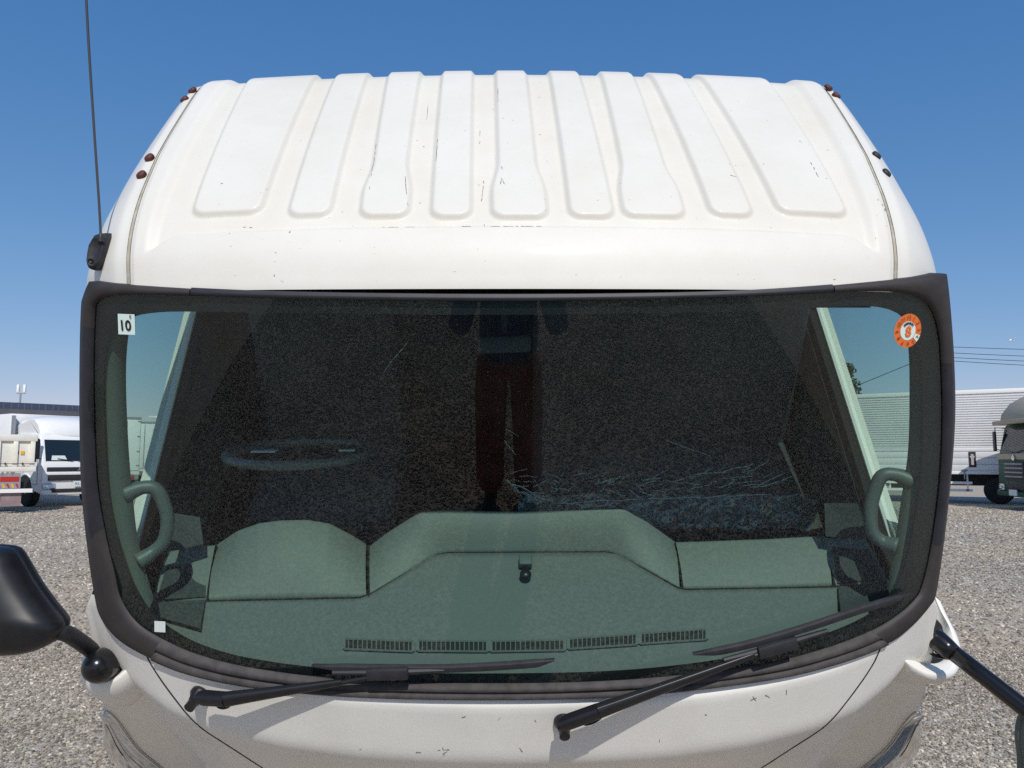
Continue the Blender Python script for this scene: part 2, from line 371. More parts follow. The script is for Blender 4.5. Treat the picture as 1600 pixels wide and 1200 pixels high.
def gravel_patch(rects, dens, smin, smax, seed, lab_):
    g_ = G()
    for x0, x1, y0, y1 in rects: g_.add([(x0, y0, 0.002), (x1, y0, 0.002), (x1, y1, 0.002), (x0, y1, 0.002)], [(0, 1, 2, 3)])
    o = g_.build('gravel', M['dirt' if dens > 1000 else 'gravel'], kind='stuff')
    tag(o, lab_, 'gravel')
    ng = bpy.data.node_groups.new('gravel_scatter', 'GeometryNodeTree')
    ng.interface.new_socket('Geometry', in_out='INPUT', socket_type='NodeSocketGeometry')
    ng.interface.new_socket('Geometry', in_out='OUTPUT', socket_type='NodeSocketGeometry')
    N = ng.nodes; LK = ng.links
    gi = N.new('NodeGroupInput'); go = N.new('NodeGroupOutput')
    dp = N.new('GeometryNodeDistributePointsOnFaces'); dp.inputs['Density'].default_value = dens; dp.inputs['Seed'].default_value = seed
    ci = N.new('GeometryNodeCollectionInfo'); ci.inputs['Collection'].default_value = stone_col
    ci.inputs['Separate Children'].default_value = True; ci.inputs['Reset Children'].default_value = True
    ip = N.new('GeometryNodeInstanceOnPoints'); ip.inputs['Pick Instance'].default_value = True
    rr = N.new('FunctionNodeRandomValue'); rr.data_type = 'FLOAT_VECTOR'; rr.inputs[0].default_value = (-.5, -.5, 0); rr.inputs[1].default_value = (.5, .5, 6.28)
    rs = N.new('FunctionNodeRandomValue'); rs.data_type = 'FLOAT'; rs.inputs[2].default_value = smin; rs.inputs[3].default_value = smax
    LK.new(gi.outputs[0], dp.inputs['Mesh']); LK.new(dp.outputs['Points'], ip.inputs['Points']); LK.new(ci.outputs[0], ip.inputs['Instance'])
    LK.new(rr.outputs[0], ip.inputs['Rotation']); LK.new(rs.outputs[1], ip.inputs['Scale']); LK.new(ip.outputs[0], go.inputs[0])
    md = o.modifiers.new('scatter', 'NODES'); md.node_group = ng
    return o
gravel_patch([(-3.2, 3.2, -7.5, 1.9), (-4.6, -1.0, 1.9, 6.5), (1.0, 4.6, 1.9, 6.5)], 2300, .0055, .0135, 3, 'loose crushed stones of the yard right around the tilted cab')
gravel_patch([(-9.5, -2.0, 6.5, 13.5), (2.0, 9.5, 6.5, 13.5), (-6, 6, -14, -7.5)], 420, .008, .022, 5, 'loose crushed stones of the yard a few steps beyond the cab')
gravel_patch([(-19, -5, 13.5, 25), (5, 19, 13.5, 25)], 150, .012, .030, 9, 'sparse pale stones of the yard before the parked trucks')

# ================================================================== THE TRUCK
truck = empty('truck', (0, 3.0, 0), label='large white truck filling the photo, ribbed roof cab tilted forward, dark green dashboard', cat='truck')
def adopt(o, parent=truck):      # keep world coordinates while parenting
    o.parent = parent
    o.matrix_parent_inverse = parent.matrix_basis.inverted() if parent is truck else Matrix.Identity(4)
    return o
def part(g, name, m, parent=None, **kw):
    o = g.build(name, m, None, **kw)
    if parent is None: adopt(o, truck)
    else: o.parent = parent; o.matrix_parent_inverse = Matrix.Identity(4)
    return o
# -- roof panel
PROF = [(1.712, .31), (1.688, .366), (1.688, .418), (1.698, .478), (1.722, .538), (1.760, .602), (1.845, .724), (1.96, .876), (2.09, 1.033), (2.165, 1.118), (2.215, 1.163), (2.29, 1.202), (2.36, 1.195), (2.42, 1.15)]
PC = resample(catmull([Vector((0, y, z + HC)) for y, z in PROF], 10), 400)
PL = sum((b_ - a_).length for a_, b_ in zip(PC, PC[1:]))
def prof(t):
    k = max(0, min(.9999, t / PL)) * 399; i = int(k); p = PC[i].lerp(PC[i + 1], k - i)
    a = PC[max(0, i - 6)]; b = PC[min(399, i + 7)]; tg = (b - a).normalized()
    n = Vector((0, -tg.z, tg.y)); return p, n     # outward
TS = .10
def xm(t): return interp(t / PL, [(0, 1.097), (.1, 1.095), (.25, 1.083), (.45, 1.07), (.7, 1.06), (.85, 1.05), (1, 1.02)])
def XSt(t): return interp(t / PL, [(0, .875), (.2, .893), (.45, .918), (.8, .93), (1, .93)])
XS = .875
def roofpt(x, t, h=0):
    p, n = prof(t); a = abs(x); k = sstep(.02, .42, t)
    XS = XSt(t)
    d = rec(min(a, XS)) * (1 - k) + (.035 * min(a, XS) ** 2) * k
    if a > XS:
        m_ = xm(t); q = min(1, (a - XS) / (m_ - XS)); rr_ = .16
        sl = (.09 * (1 - k) + .06 * k) * (a - XS) / .1 * .5
        d += sl + rr_ * (1 - math.sqrt(max(0, 1 - q * q)))
    return p + XX * x - n * d + n * h
def rxt(px, py): return solve(lambda a, b: roofpt(max(-.88, min(.88, a)) if abs(a) < .9 else a, b), px, py, (px - 800) / 600, .08 + (450 - py) / 400)
def rpx(px, py):
    x, t = rxt(px, py); return x, t
T_REAR = rxt(800, 128)[1]
def xatt(px, t):
    a, b = -.88, .88
    for _ in range(40):
        m_ = (a + b) / 2
        if proj(roofpt(m_, t))[0] < px: a = m_
        else: b = m_
    return m_
ribs = []                                       # front x0,x1 / rear x0,x1 / front end t / bulge
for (a0, a1, r0, r1, yf, bulge) in [(297, 405, 376, 482, 334, 0), (447, 515, 515, 568, 335, 0), (572, 627, 602, 654, 336, 1), (672, 737, 688, 739, 337, 0),
                                    (779, 846, 774, 825, 337, 1), (890, 962, 861, 911, 336, 0), (985, 1062, 943, 997, 335, 1), (1112, 1180, 1026, 1079, 333, 0), (1218, 1326, 1108, 1214, 329, 0)]:
    fx0, ft = rxt(a0, yf); fx1, _ = rxt(a1, yf); tr_ = T_REAR; q0 = xatt(r0, tr_); q1 = xatt(r1, tr_)
    ribs.append((fx0, fx1, q0, q1, ft, tr_, bulge))
t_cr = rxt(800, 353)[1]
def ribh(x, t):
    """height relative to header level, and floor mask"""
    a = abs(x)
    tc = t_cr - .05 * sstep(.78, .86, a)
    fl = sstep(tc - .004, tc + .012, t)
    # side ridge: valley inner edge runs outward to front
    e = XSt(t) - interp(t, [(t_cr, .045), (PL, .07)]); fl *= 1 - sstep(e - .022, e + .012, a)
    best = -1
    for fx0, fx1, q0, q1, ft, tr_, bulge in ribs:
        k = (t - ft) / (tr_ - ft); x0 = fx0 + (q0 - fx0) * k; x1 = fx1 + (q1 - fx1) * k
        if bulge:
            s_ = 1 - sstep(.13, .34, k); x0 -= .017 * s_; x1 += .017 * s_
        hw = (x1 - x0) / 2; cx = (x0 + x1) / 2; dx = abs(x - cx) - hw; dt = ft - t; rc = .032
        qx, qt = dx + rc, dt + rc
        sd = min(max(qx, qt), 0) + math.hypot(max(qx, 0), max(qt, 0)) - rc
        best = max(best, -sd)
    up = sstep(-.007, .009, best)
    return -.0125 * fl * (1 - up), fl * (1 - up)
def build_roof():
    us = [-1 + 2 * i / 540 for i in range(541)]; ts = [.074 + (PL - .074) * j / 330 for j in range(331)]
    rows = []; mask = []
    for t in ts:
        r = []
        XS = XSt(t)
        for x in [u_ * XS for u_ in us]:
            h, mk = ribh(x, t); h -= .004 * sstep(XS - .012, XS, abs(x)); r.append(roofpt(x, t, h)); mask.append(mk)
        rows.append(r)
    g_ = G().grid(rows); o = part(g_, 'roof_panel', M['roof'], smooth=True)
    at = o.data.attributes.new('floor', 'FLOAT', 'POINT'); at.data.foreach_set('value', mask)
    return o
def roof_mat():
    m = mat('roof_paint', (.77, .755, .71), .55, coat=.12); nt = m.node_tree; b = nt.nodes['Principled BSDF']
    at = nt.nodes.new('ShaderNodeAttribute'); at.attribute_name = 'floor'
    tc = nt.nodes.new('ShaderNodeTexCoord'); n = nt.nodes.new('ShaderNodeTexNoise'); n.inputs['Scale'].default_value = 5; n.inputs['Detail'].default_value = 9
    n.inputs['Roughness'].default_value = .68
    nt.links.new(tc.outputs['Object'], n.inputs['Vector'])
    mu = nt.nodes.new('ShaderNodeMath'); mu.operation = 'MULTIPLY'; nt.links.new(at.outputs['Fac'], mu.inputs[0])
    mr = nt.nodes.new('ShaderNodeMapRange'); mr.inputs[1].default_value = .3; mr.inputs[2].default_value = .7; mr.inputs[3].default_value = .35; mr.inputs[4].default_value = 1.0
    nt.links.new(n.outputs['Fac'], mr.inputs[0]); nt.links.new(mr.outputs[0], mu.inputs[1])
    mx = nt.nodes.new('ShaderNodeMixRGB'); mx.inputs[1].default_value = (.765, .74, .67, 1); mx.inputs[2].default_value = (.755, .718, .625, 1)
    nt.links.new(mu.outputs[0], mx.inputs[0])
    # fine specks of dirt
    n2 = nt.nodes.new('ShaderNodeTexNoise'); n2.inputs['Scale'].default_value = 85; n2.inputs['Detail'].default_value = 3
    nt.links.new(tc.outputs['Object'], n2.inputs['Vector'])
    cr = nt.nodes.new('ShaderNodeValToRGB'); cr.color_ramp.elements[0].position = .245; cr.color_ramp.elements[0].color = (.42, .36, .28, 1)
    cr.color_ramp.elements[1].position = .275; cr.color_ramp.elements[1].color = (1, 1, 1, 1)
    nt.links.new(n2.outputs['Fac'], cr.inputs['Fac'])
    n3 = nt.nodes.new('ShaderNodeTexNoise'); n3.inputs['Scale'].default_value = 2.2; n3.inputs['Detail'].default_value = 10; n3.inputs['Roughness'].default_value = .75
    nt.links.new(tc.outputs['Object'], n3.inputs['Vector'])
    cr3 = nt.nodes.new('ShaderNodeValToRGB'); cr3.color_ramp.elements[0].position = .3; cr3.color_ramp.elements[0].color = (.93, .915, .88, 1)
    cr3.color_ramp.elements[1].position = .6; cr3.color_ramp.elements[1].color = (1, 1, 1, 1); nt.links.new(n3.outputs['Fac'], cr3.inputs['Fac'])
    m1 = nt.nodes.new('ShaderNodeMixRGB'); m1.blend_type = 'MULTIPLY'; m1.inputs[0].default_value = 1
    m2 = nt.nodes.new('ShaderNodeMixRGB'); m2.blend_type = 'MULTIPLY'; m2.inputs[0].default_value = 1
    nt.links.new(mx.outputs[0], m1.inputs[1]); nt.links.new(cr.outputs[0], m1.inputs[2])
    nt.links.new(m1.outputs[0], m2.inputs[1]); nt.links.new(cr3.outputs[0], m2.inputs[2]); nt.links.new(m2.outputs[0], b.inputs['Base Color'])
    return m
M['roof'] = roof_mat()
roof = build_roof()
for sg in (-1, 1):
    # gutter groove strip then side panel
    rows = []
    for j in range(161):
        t = .035 + (PL - .035) * j / 160; XS = XSt(t)
        rows.append([roofpt(sg * (XS - .002), t, -.010), roofpt(sg * (XS + .004), t, -.012), roofpt(sg * (XS + .016), t, -.010)])
    part(G().grid(rows), 'gutter', M['seam'] if 'seam' in M else M.setdefault('seam', mat('dirty_sealant', (.45, .42, .33), .8, var=.25, vscale=30)), smooth=True)
    rows = []
    for j in range(161):
        t = .035 + (PL - .035) * j / 160; r = []; XS = XSt(t)
        for i in range(41):
            a = i / 40; x = XS + .014 + (xm(t) - XS - .014) * math.sin(a * math.pi / 2)
            r.append(roofpt(sg * x, t, -.008 * (1 - sstep(0, .12, a))))
        rows.append(r)
    # turn down the side
    rows = [r + [r[-1] + XX * sg * .004 + (-prof(.035 + (PL - .035) * j / 160)[1]) * d_ for d_ in (.03, .09)] for j, r in enumerate(rows)]
    sp = part(G().grid(rows), 'roof_side_panel', M['white'], smooth=True)
# raised black seam line between roof and gutter
for sg in (-1, 1):
    pts = [roofpt(sg * (XSt(.05 + (PL - .1) * j / 120) + .001), .05 + (PL - .1) * j / 120, -.006) for j in range(121)]
    part(G().tube(pts, .0018, 6), 'seam_line', M['chip'])
# plugs
def roofnear(px, py):
    best = None
    for i in range(59):
        for j in range(150):
            sg = -1 if px < 800 else 1
            a = i / 59; t = .04 + (PL - .06) * j / 149; XS = XSt(t); x = XS + .014 + (xm(t) - XS - .014) * math.sin(a * math.pi / 2)
            P = roofpt(sg * x, t); q = proj(P); d = math.hypot(q[0] - px, q[1] - py)
            if d < 60 and (best is None or d < best[0]):
                h_ = 1e-3; n_ = (roofpt(sg * x + h_, t) - roofpt(sg * x - h_, t)).cross(roofpt(sg * x, t + h_) - roofpt(sg * x, t - h_)).normalized()
                if n_.dot(roofpt(0, t) - P) > 0 and abs(x) > XS: n_ = -n_
                if n_.dot((CAM - P).normalized()) > .10: best = (d, sg * x, t, P)
    return best
def surf_n(fn, a, b):
    h = 1e-3; n = (fn(a + h, b) - fn(a - h, b)).cross(fn(a, b + h) - fn(a, b - h)).normalized()
    return n if n.dot(CAM - fn(a, b)) > 0 else -n
for px, py, mm in [(291, 131, 'rust'), (281, 147, 'rust'), (233, 246, 'rust'), (221, 273, 'rust'), (1297, 132, 'rust'), (1309, 146, 'rust'), (1370, 243, 'blackmatt'), (1385, 270, 'blackmatt')]:
    _, x_, t_, P_ = roofnear(px, py); n_ = surf_n(roofpt, x_, t_)
    o_ = part(G().lathe(P_, n_, [(.0135, -.004), (.0135, .003), (.0105, .0065), (.003, .0075)], 16), 'roof_plug', M[mm], smooth=True)
    if mm == 'rust': o_['label'] = 'rusty roof plug'
# chips on roof and front: thin raised flakes
chips = G()
def chip(fn, px0, py0, px1, py1, w=.0012, guess=None):
    n = max(2, int(math.hypot(px1 - px0, py1 - py0) / 4)); pts = []
    for i in range(n + 1):
        k = i / n; a, b = (rxt if fn is roofpt else fxs)(px0 + (px1 - px0) * k + random.uniform(-.6, .6), py0 + (py1 - py0) * k)
        nn = surf_n(fn, a, b); base = fn(a, b) if fn is not roofpt else roofpt(a, b, ribh(a, b)[0]); pts.append(base + nn * .0006)
    for i in range(n):
        if random.random() < .25: continue
        d = (pts[i + 1] - pts[i]); s_ = d.cross(CAM - pts[i]).normalized() * w * random.uniform(.4, 1)
        nn = (CAM - pts[i]).normalized() * .0006
        chips.add([pts[i] - s_, pts[i] + s_, pts[i + 1] + s_ * .7, pts[i + 1] - s_ * .7], [(0, 1, 2, 3)])

# -- outline of glass, rubber and trims, measured in the photo and laid on the glass surface
OUTER = [(140, 440), (300, 451), (500, 458), (800, 461), (1100, 457), (1300, 446), (1478, 428), (1486, 550), (1488, 650), (1481, 750), (1470, 850), (1459, 925), (1450, 945), (1421, 978), (1385, 1005), (1300, 1037), (1200, 1060), (1000, 1084), (800, 1091), (560, 1087), (400, 1073), (300, 1053), (240, 1030), (188, 1000), (160, 966), (150, 930), (139, 850), (130, 750), (128, 600), (131, 470)]
INNER = [(157, 457), (300, 462), (500, 468), (800, 471), (1100, 466), (1300, 457), (1461, 446), (1469, 550), (1472, 650), (1468, 750), (1455, 850), (1440, 915), (1425, 940), (1395, 965), (1360, 985), (1290, 1012), (1190, 1037), (1000, 1060), (800, 1067), (560, 1062), (400, 1044), (310, 1022), (255, 998), (215, 972), (190, 935), (180, 895), (164, 825), (152, 745), (147, 600), (150, 480)]
FRITIN = [(196, 487), (300, 487), (500, 490), (800, 492), (1100, 488), (1300, 480), (1418, 472), (1440, 560), (1444, 650), (1440, 750), (1424, 850), (1408, 905), (1390, 930), (1362, 957), (1330, 975), (1270, 998), (1180, 1022), (1000, 1046), (800, 1053), (560, 1049), (400, 1031), (320, 1010), (272, 986), (238, 958), (214, 922), (198, 885), (178, 820), (166, 745), (160, 600), (170, 530)]
OX = [wxs(*p) for p in OUTER]; IX = [wxs(*p) for p in INNER]; FX = [wxs(*p) for p in FRITIN]
SW = sorted([(abs(a), b) for a, b in OX[12:24]])
SWT = [(0, SW[0][1])]
for k in range(1, 12):
    xk = k * .1; near = sorted(SW, key=lambda q: abs(q[0] - xk))[:2]; SWT.append((xk, sum(q[1] for q in near) / 2))
def sw(a):
    a = abs(a)
    return interp(a, [(0, -.012), (.2, -.009), (.4, 0.0), (.6, .022), (.8, .06), (.9, .092), (1.0, .15), (1.06, .2), (1.2, .2)])
# -- front panel under the glass
FPR = [(0, 0, 0), (.025, -.012, -.02), (.185, -.058, -.178), (.215, -.060, -.208), (.5, -.022, -.49), (1.3, .075, -1.28)]
def Fp(x, s):        # s: distance below the windscreen foot line, surface rolls under
    f_ = lambda q: (interp(q, [(r[0], r[1]) for r in FPR]), interp(q, [(r[0], r[2]) for r in FPR]))
    b_, u_ = f_(s)
    if s > .03:
        b1, u1 = f_(s - .012); b2, u2 = f_(s + .012); b_ = (b1 + b2 + b_) / 3; u_ = (u1 + u2 + u_) / 3
    a_ = max(-1.1, min(1.1, x)); return W(a_, sw(a_)) + XX * (x - a_) + BB * (b_ - .004) + UU * u_
def fxs(px, py): return solve(lambda a, b: Fp(a, b), px, py, (px - 800) / 620, max(.03, (py - 1080) / 500))
SEAM = [(246, 1034), (262, 1080), (300, 1130), (345, 1172), (395, 1215)]
SEAMX = [fxs(*p) for p in SEAM]
def seamx(s): return interp(s, [(0, .935), (.06, .92), (.13, .875), (.2, .825), (.33, .76), (1.1, .42), (1.35, .3)])
def xmax(s): return 1.085 + .03 * sstep(0, .06, s) + .14 * max(0, s - .12)+ .06 * sstep(.1, .6, s) + .08 * sstep(.5, 1.0, s)
NS = 70
rows = []
for j in range(NS + 1):
    s = -.012 + 1.312 * j / NS; xs_ = seamx(max(0, s)) - .002
    if s < 0: rows.append([Fp(x, 0) + BB * .03 for x in [-xs_ + 2 * xs_ * i / 120 for i in range(121)]]); continue
    rows.append([Fp(-xs_ + 2 * xs_ * i / 120, s) for i in range(121)])
front_panel = part(G().grid(rows), 'front_panel', M['cowl'], smooth=True)
for sg in (-1, 1):
    rows = []
    for j in range(NS + 1):
        s = 1.3 * j / NS; x0 = seamx(s) + .003
        r = [Fp(sg * x0, s) - WN * .012] + [Fp(sg * (x0 + (xmax(s) - x0) * i / 50), s) for i in range(51)]
        e = r[-1]; r += [e + BB * .12 + XX * sg * .012, e + BB * .30 + XX * sg * .018]
        rows.append(r)
    part(G().grid(rows), 'corner_panel', M['cowl'], smooth=True)
    part(G().tube([Fp(sg * (seamx(.84 * j / 60) + .0005), .84 * j / 60) + WN * .0004 for j in range(61)], .0019, 6), 'panel_gap', M['groove'])
# headlamps wrapping the lower corners
for sg in (-1, 1):
    rows = []
    for j in range(24):
        k = j / 23; s_ = .60 + .58 * k; x1 = xmax(s_) + .008; x0 = x1 - .015 - .15 * k ** .8
        rows.append([Fp(sg * (x0 + (x1 - x0) * i / 10), s_) + WN * (.006 + .022 * math.sin(math.pi * i / 10)) for i in range(11)])
    hl = part(G().grid(rows), 'headlamp', M['lampglass'], smooth=True)
    part(G().tube([r[0] + WN * .002 for r in rows], .005, 8), 'bezel', M['chrome'], hl, smooth=True)
    part(G().tube([r[3] + WN * .001 for r in rows[2:-1]], .0022, 6), 'lens_rib', M['chrome'], hl, smooth=True)
    part(G().grid([[r[4] + WN * .004, r[6] + WN * .004] for r in rows[3:16]]), 'lamp_reflector', M['chrome'], hl, smooth=True)
for args in [(779, 1125, 784, 1117), (828, 1123, 832, 1130), (834, 1122, 838, 1128), (650, 1175, 667, 1176), (684, 1172, 703, 1171), (688, 1180, 699, 1174), (692, 1168, 694, 1186), (722, 1121, 728, 1119), (735, 1142, 742, 1143),
             (1173, 1094, 1182, 1090), (1176, 1088, 1181, 1095), (1196, 1086, 1203, 1090), (1206, 1088, 1213, 1085), (1228, 1078, 1229, 1090), (1102, 1116, 1104, 1118), (1030, 1155, 1031, 1160), (812, 1168, 816, 1175), (562, 1170, 566, 1171)]:
    chip(Fp, *args, w=.0011)
for args in [(684, 217, 681, 250), (778, 138, 778, 162), (783, 255, 785, 270), (783, 278, 782, 288), (785, 280, 790, 292), (588, 218, 577, 296), (633, 272, 637, 320), (597, 352, 622, 352), (629, 353, 648, 352), (722, 353, 736, 353), (762, 353, 850, 352), (756, 272, 752, 312), (756, 344, 757, 351),
             (1267, 254, 1279, 277), (1141, 274, 1155, 278), (377, 349, 392, 350), (668, 158, 666, 180), (750, 198, 749, 222), (1300, 175, 1302, 180), (1371, 308, 1373, 313), (1378, 318, 1386, 332)]:
    chip(roofpt, *args, w=.0009)
o_ = part(chips, 'paint_chip', M['chip']); tag(o_, kind='stuff')

# -- windscreen
def poly_blend(A, Bp, k): return [(a[0] + (b[0] - a[0]) * k, a[1] + (b[1] - a[1]) * k) for a, b in zip(A, Bp)]
def smooth_loop(L_, n=6):      # catmull closed in (x,s)
    P_ = [Vector((a, b, 0)) for a, b in L_]; N_ = len(P_); out = []
    for i in range(N_):
        p0, p1, p2, p3 = P_[i - 1], P_[i], P_[(i + 1) % N_], P_[(i + 2) % N_]
        sharp = i in CORN or (i + 1) % N_ in CORN
        for k in range(n):
            t = k / n
            if sharp: q = p1.lerp(p2, t)
            else: q = .5 * ((2 * p1) + (p2 - p0) * t + (2 * p0 - 5 * p1 + 4 * p2 - p3) * t * t + (3 * p1 - p0 - 3 * p2 + p3) * t ** 3)
            out.append((q.x, q.y))
    return out
CORN = {0, 6}
def roundc(loop, idx, r):        # round the two top corners of a coarse loop after smoothing
    return loop
OL = smooth_loop(OX); IL = smooth_loop(IX); FL_ = smooth_loop(FX)
NL = len(OL)
def soften(loop, centers, w):
    out = list(loop)
    for _ in range(14):
        new = list(out)
        for c in centers:
            for d in range(-w, w + 1):
                i = (c + d) % NL; a, b, c_ = out[i - 1], out[i], out[(i + 1) % NL]; new[i] = ((a[0] + b[0] * 2 + c_[0]) / 4, (a[1] + b[1] * 2 + c_[1]) / 4)
        out = new
    return out
IL = soften(IL, (0, 36), 4); FL_ = soften(FL_, (0, 36), 3)
# glass pane: radial rings towards the centre
cx_, cs_ = 0, .48
rows = []
for k in range(31):
    q = k / 30; rows.append([W(cx_ + (a - cx_) * q, cs_ + (b - cs_) * q, .002) for a, b in poly_blend(OL, IL, .6)])
wind = part(G().grid(rows, close=True), 'windscreen', M['glass'], smooth=True)
rows = [[W(a, b, -.003) for a, b in poly_blend(OL, IL, .5)], [W(a, b, -.003) for a, b in IL], [W(a, b, -.003) for a, b in poly_blend(IL, FL_, .5)], [W(a, b, -.003) for a, b in FL_]]
part(G().grid(rows, close=True), 'black_border', M['frit'], wind, smooth=True)
# moulding: split by index range of the loop
def strip(i0, i1, prof_, name, m, gap=1):
    ids = list(range(i0, i1 + 1)); rows = []
    for i in ids:
        o2, n2 = OL[i % NL], IL[i % NL]; r = []
        for k, h in prof_: r.append(W(o2[0] + (n2[0] - o2[0]) * k, o2[1] + (n2[1] - o2[1]) * k, h))
        rows.append(r)
    c0 = rows[0]; c1 = rows[-1]
    g_ = G().grid(rows); g_.add(c0, [tuple(range(len(c0)))]); g_.add(c1, [tuple(range(len(c1)))])
    return part(g_, name, m, smooth=True)
TOPP = [(-.20, -.03), (-.15, .004), (0, .004), (.3, .009), (.75, .009), (.92, .006), (1, .001)]
SIDP = [(-.03, -.05), (-.02, -.01), (0, .002), (.1, .010), (.5, .014), (.8, .013), (.96, .008), (1, .001)]
BOTP = [(-.10, -.03), (-.03, .002), (.08, .014), (.25, .019), (.42, .012), (.47, .006), (.52, .012), (.68, .018), (.85, .014), (.97, .006), (1, .001)]
strip(6, 30, TOPP, 'top_moulding', M['trim_dark'])
strip(30, 43, SIDP, 'corner_moulding', M['trim_brown'])
strip(43, 60, SIDP, 'side_moulding', M['trim_dark'])
strip(60, 84, SIDP, 'corner_moulding', M['trim_brown'], 1)
strip(84, 132, BOTP, 'bottom_rubber', M['rubber'])
strip(132, 156, SIDP, 'corner_moulding', M['trim_brown'], 1)
strip(156, 172, SIDP, 'side_moulding', M['trim_dark'])
strip(172, 186, SIDP, 'corner_moulding', M['trim_brown'])

# ================================================================== INTERIOR
def dp(px, py, b): return at_b(px, py, b)
def ruled(front, rear, n=36, m_=14, bulge=.0, lift=None, skirt=.25):
    A = resample(front, n); B_ = resample(rear, n); rows = []
    for j in range(m_ + 1):
        k = j / m_; rows.append([A[i].lerp(B_[i], k) + UU * (bulge * math.sin(k * math.pi) + (lift(i / (n - 1), k) if lift else 0)) for i in range(n)])
    rows.append([p - UU * skirt * .04 + BB * .01 for p in rows[-1]]); rows.append([p - UU * skirt + BB * .02 for p in B_])
    return G().grid([[p - UU * .02 for p in A]] + rows)
UD = .012
def F_(pts, u=UD): return [at_u(x, y, u) for x, y in pts]
# lower shelf: from the glass foot to the seam line
seamline = [(232, 942), (330, 939), (562, 934), (578, 928), (680, 866), (700, 863), (950, 862), (968, 866), (1058, 918), (1072, 921), (1300, 917), (1392, 912)]
rear_pts = F_(seamline)
shelf_front = [(206, 1000), (300, 1038), (500, 1066), (800, 1076), (1000, 1070), (1200, 1048), (1330, 1015), (1416, 985)]
g_ = G(); A_ = resample(F_(shelf_front, -.02), 60); C_ = resample(rear_pts, 60)
# match by x so the grid stays square
def byx(pts, xs_):
    out = []
    for x in xs_:
        for a, b in zip(pts, pts[1:]):
            if (a.x <= x <= b.x): out.append(a.lerp(b, (x - a.x) / max(1e-6, b.x - a.x))); break
        else: out.append((pts[0] if x < pts[0].x else pts[-1]).copy()); out[-1].x = x
    return out
xs_ = [-1.05 + 2.1 * i / 140 for i in range(141)]
rf = byx(rear_pts, xs_); ff = byx(F_(shelf_front, -.02), xs_)
rows = []
for j in range(19):
    k = j / 18; rows.append([a.lerp(c, k) + UU * (.012 * math.sin(k * math.pi * .5) * (1 if k < 1 else 0) * (1 - k)) for a, c in zip(ff, rf)])
rows.insert(0, [p - UU * .05 for p in rows[0]]); rows.append([p - UU * .03 for p in rf])
dash = part(G().grid(rows), 'dashboard', M['dash'], smooth=True)
# line where the raised part meets the shelf
part(G().tube([p + UU * .001 for p in rear_pts], .0021, 6), 'shelf_gap', M['groove'], dash)
def section(front_px, rear_px, brear, name, bulge=0, lift=None):
    fr = [p + BB * .004 + UU * .004 for p in F_(front_px)]
    rr_ = [at_b(x, y, brear if not isinstance(brear, list) else brear[i]) for i, (x, y) in enumerate(rear_px)]
    return part(ruled(fr, rr_, 60, 20, bulge, lift), name, M['hood'], dash, smooth=True)
# instrument hood
section([(326, 938), (400, 936), (480, 935), (572, 932)], [(338, 852), (348, 846), (372, 832), (405, 822), (440, 818), (480, 817), (515, 822), (545, 836), (572, 851)], .50, 'instrument_hood', .012, lambda a, k: .018 * math.sin(a * math.pi) * math.sin(k * math.pi * .75))
section([(578, 930), (682, 868), (700, 865), (950, 864), (966, 868), (1062, 921)], [(578, 853), (600, 836), (655, 800), (700, 798), (800, 800), (900, 797), (975, 796), (1010, 815), (1054, 846)], .50, 'centre_hood', .012)
section([(1068, 920), (1180, 919), (1300, 916)], [(1056, 848), (1120, 846), (1200, 843), (1288, 838)], .47, 'glovebox_top', .008)
section([(238, 941), (322, 938)], [(262, 862), (336, 852)], .46, 'speaker_panel', .004)
section([(1306, 916), (1388, 911)], [(1284, 841), (1352, 842)], .46, 'speaker_panel', .004)
# gaps between sections
for a, b in [((576, 932), (576, 853)), ((1066, 920), (1055, 848)), ((1303, 916), (1286, 840)), ((324, 938), (337, 853))]:
    part(G().tube([at_u(*a, UD) + UU * .006, at_u(*a, UD).lerp(at_b(*b, .485), .5) + UU * .006, at_b(*b, .485)], .0020, 6), 'panel_gap', M['groove'], dash)
# speaker grilles, crossing shelf and panel
def quadgrid(c4, n, m_, fn=None):
    rows = []
    for j in range(m_ + 1):
        k = j / m_; a = c4[0].lerp(c4[3], k); b = c4[1].lerp(c4[2], k); rows.append([a.lerp(b, i / n) for i in range(n + 1)])
    return rows
for c in ([(262, 888), (326, 880), (322, 936), (246, 940)], [(246, 944), (322, 941), (314, 985), (252, 968)], [(1300, 858), (1356, 862), (1382, 908), (1308, 914)], [(1308, 920), (1386, 915), (1394, 940), (1312, 958)]):
    up = c[0][1] < 900
    q_ = []
    for (x, y) in c:
        p_ = at_u(x, y, UD)
        if up:            # on the rising panel: interpolate between shelf seam and rear edge
            b0 = .33; fr_ = at_u(x, 938 if x < 800 else 914, UD)
            k_ = max(0, min(1, ((938 if x < 800 else 914) - y) / (80 if x < 800 else 72)))
            p_ = fr_.lerp(at_b(x, 858 if x < 800 else 842, .46), k_) 
            p_ = onplane(x, y, p_, (UU - BB * .25).normalized())
        q_.append(p_ + UU * .010)
    o_ = part(G().prism(q_, -UU * .006), 'speaker_grille', M['dash_dark'], dash)
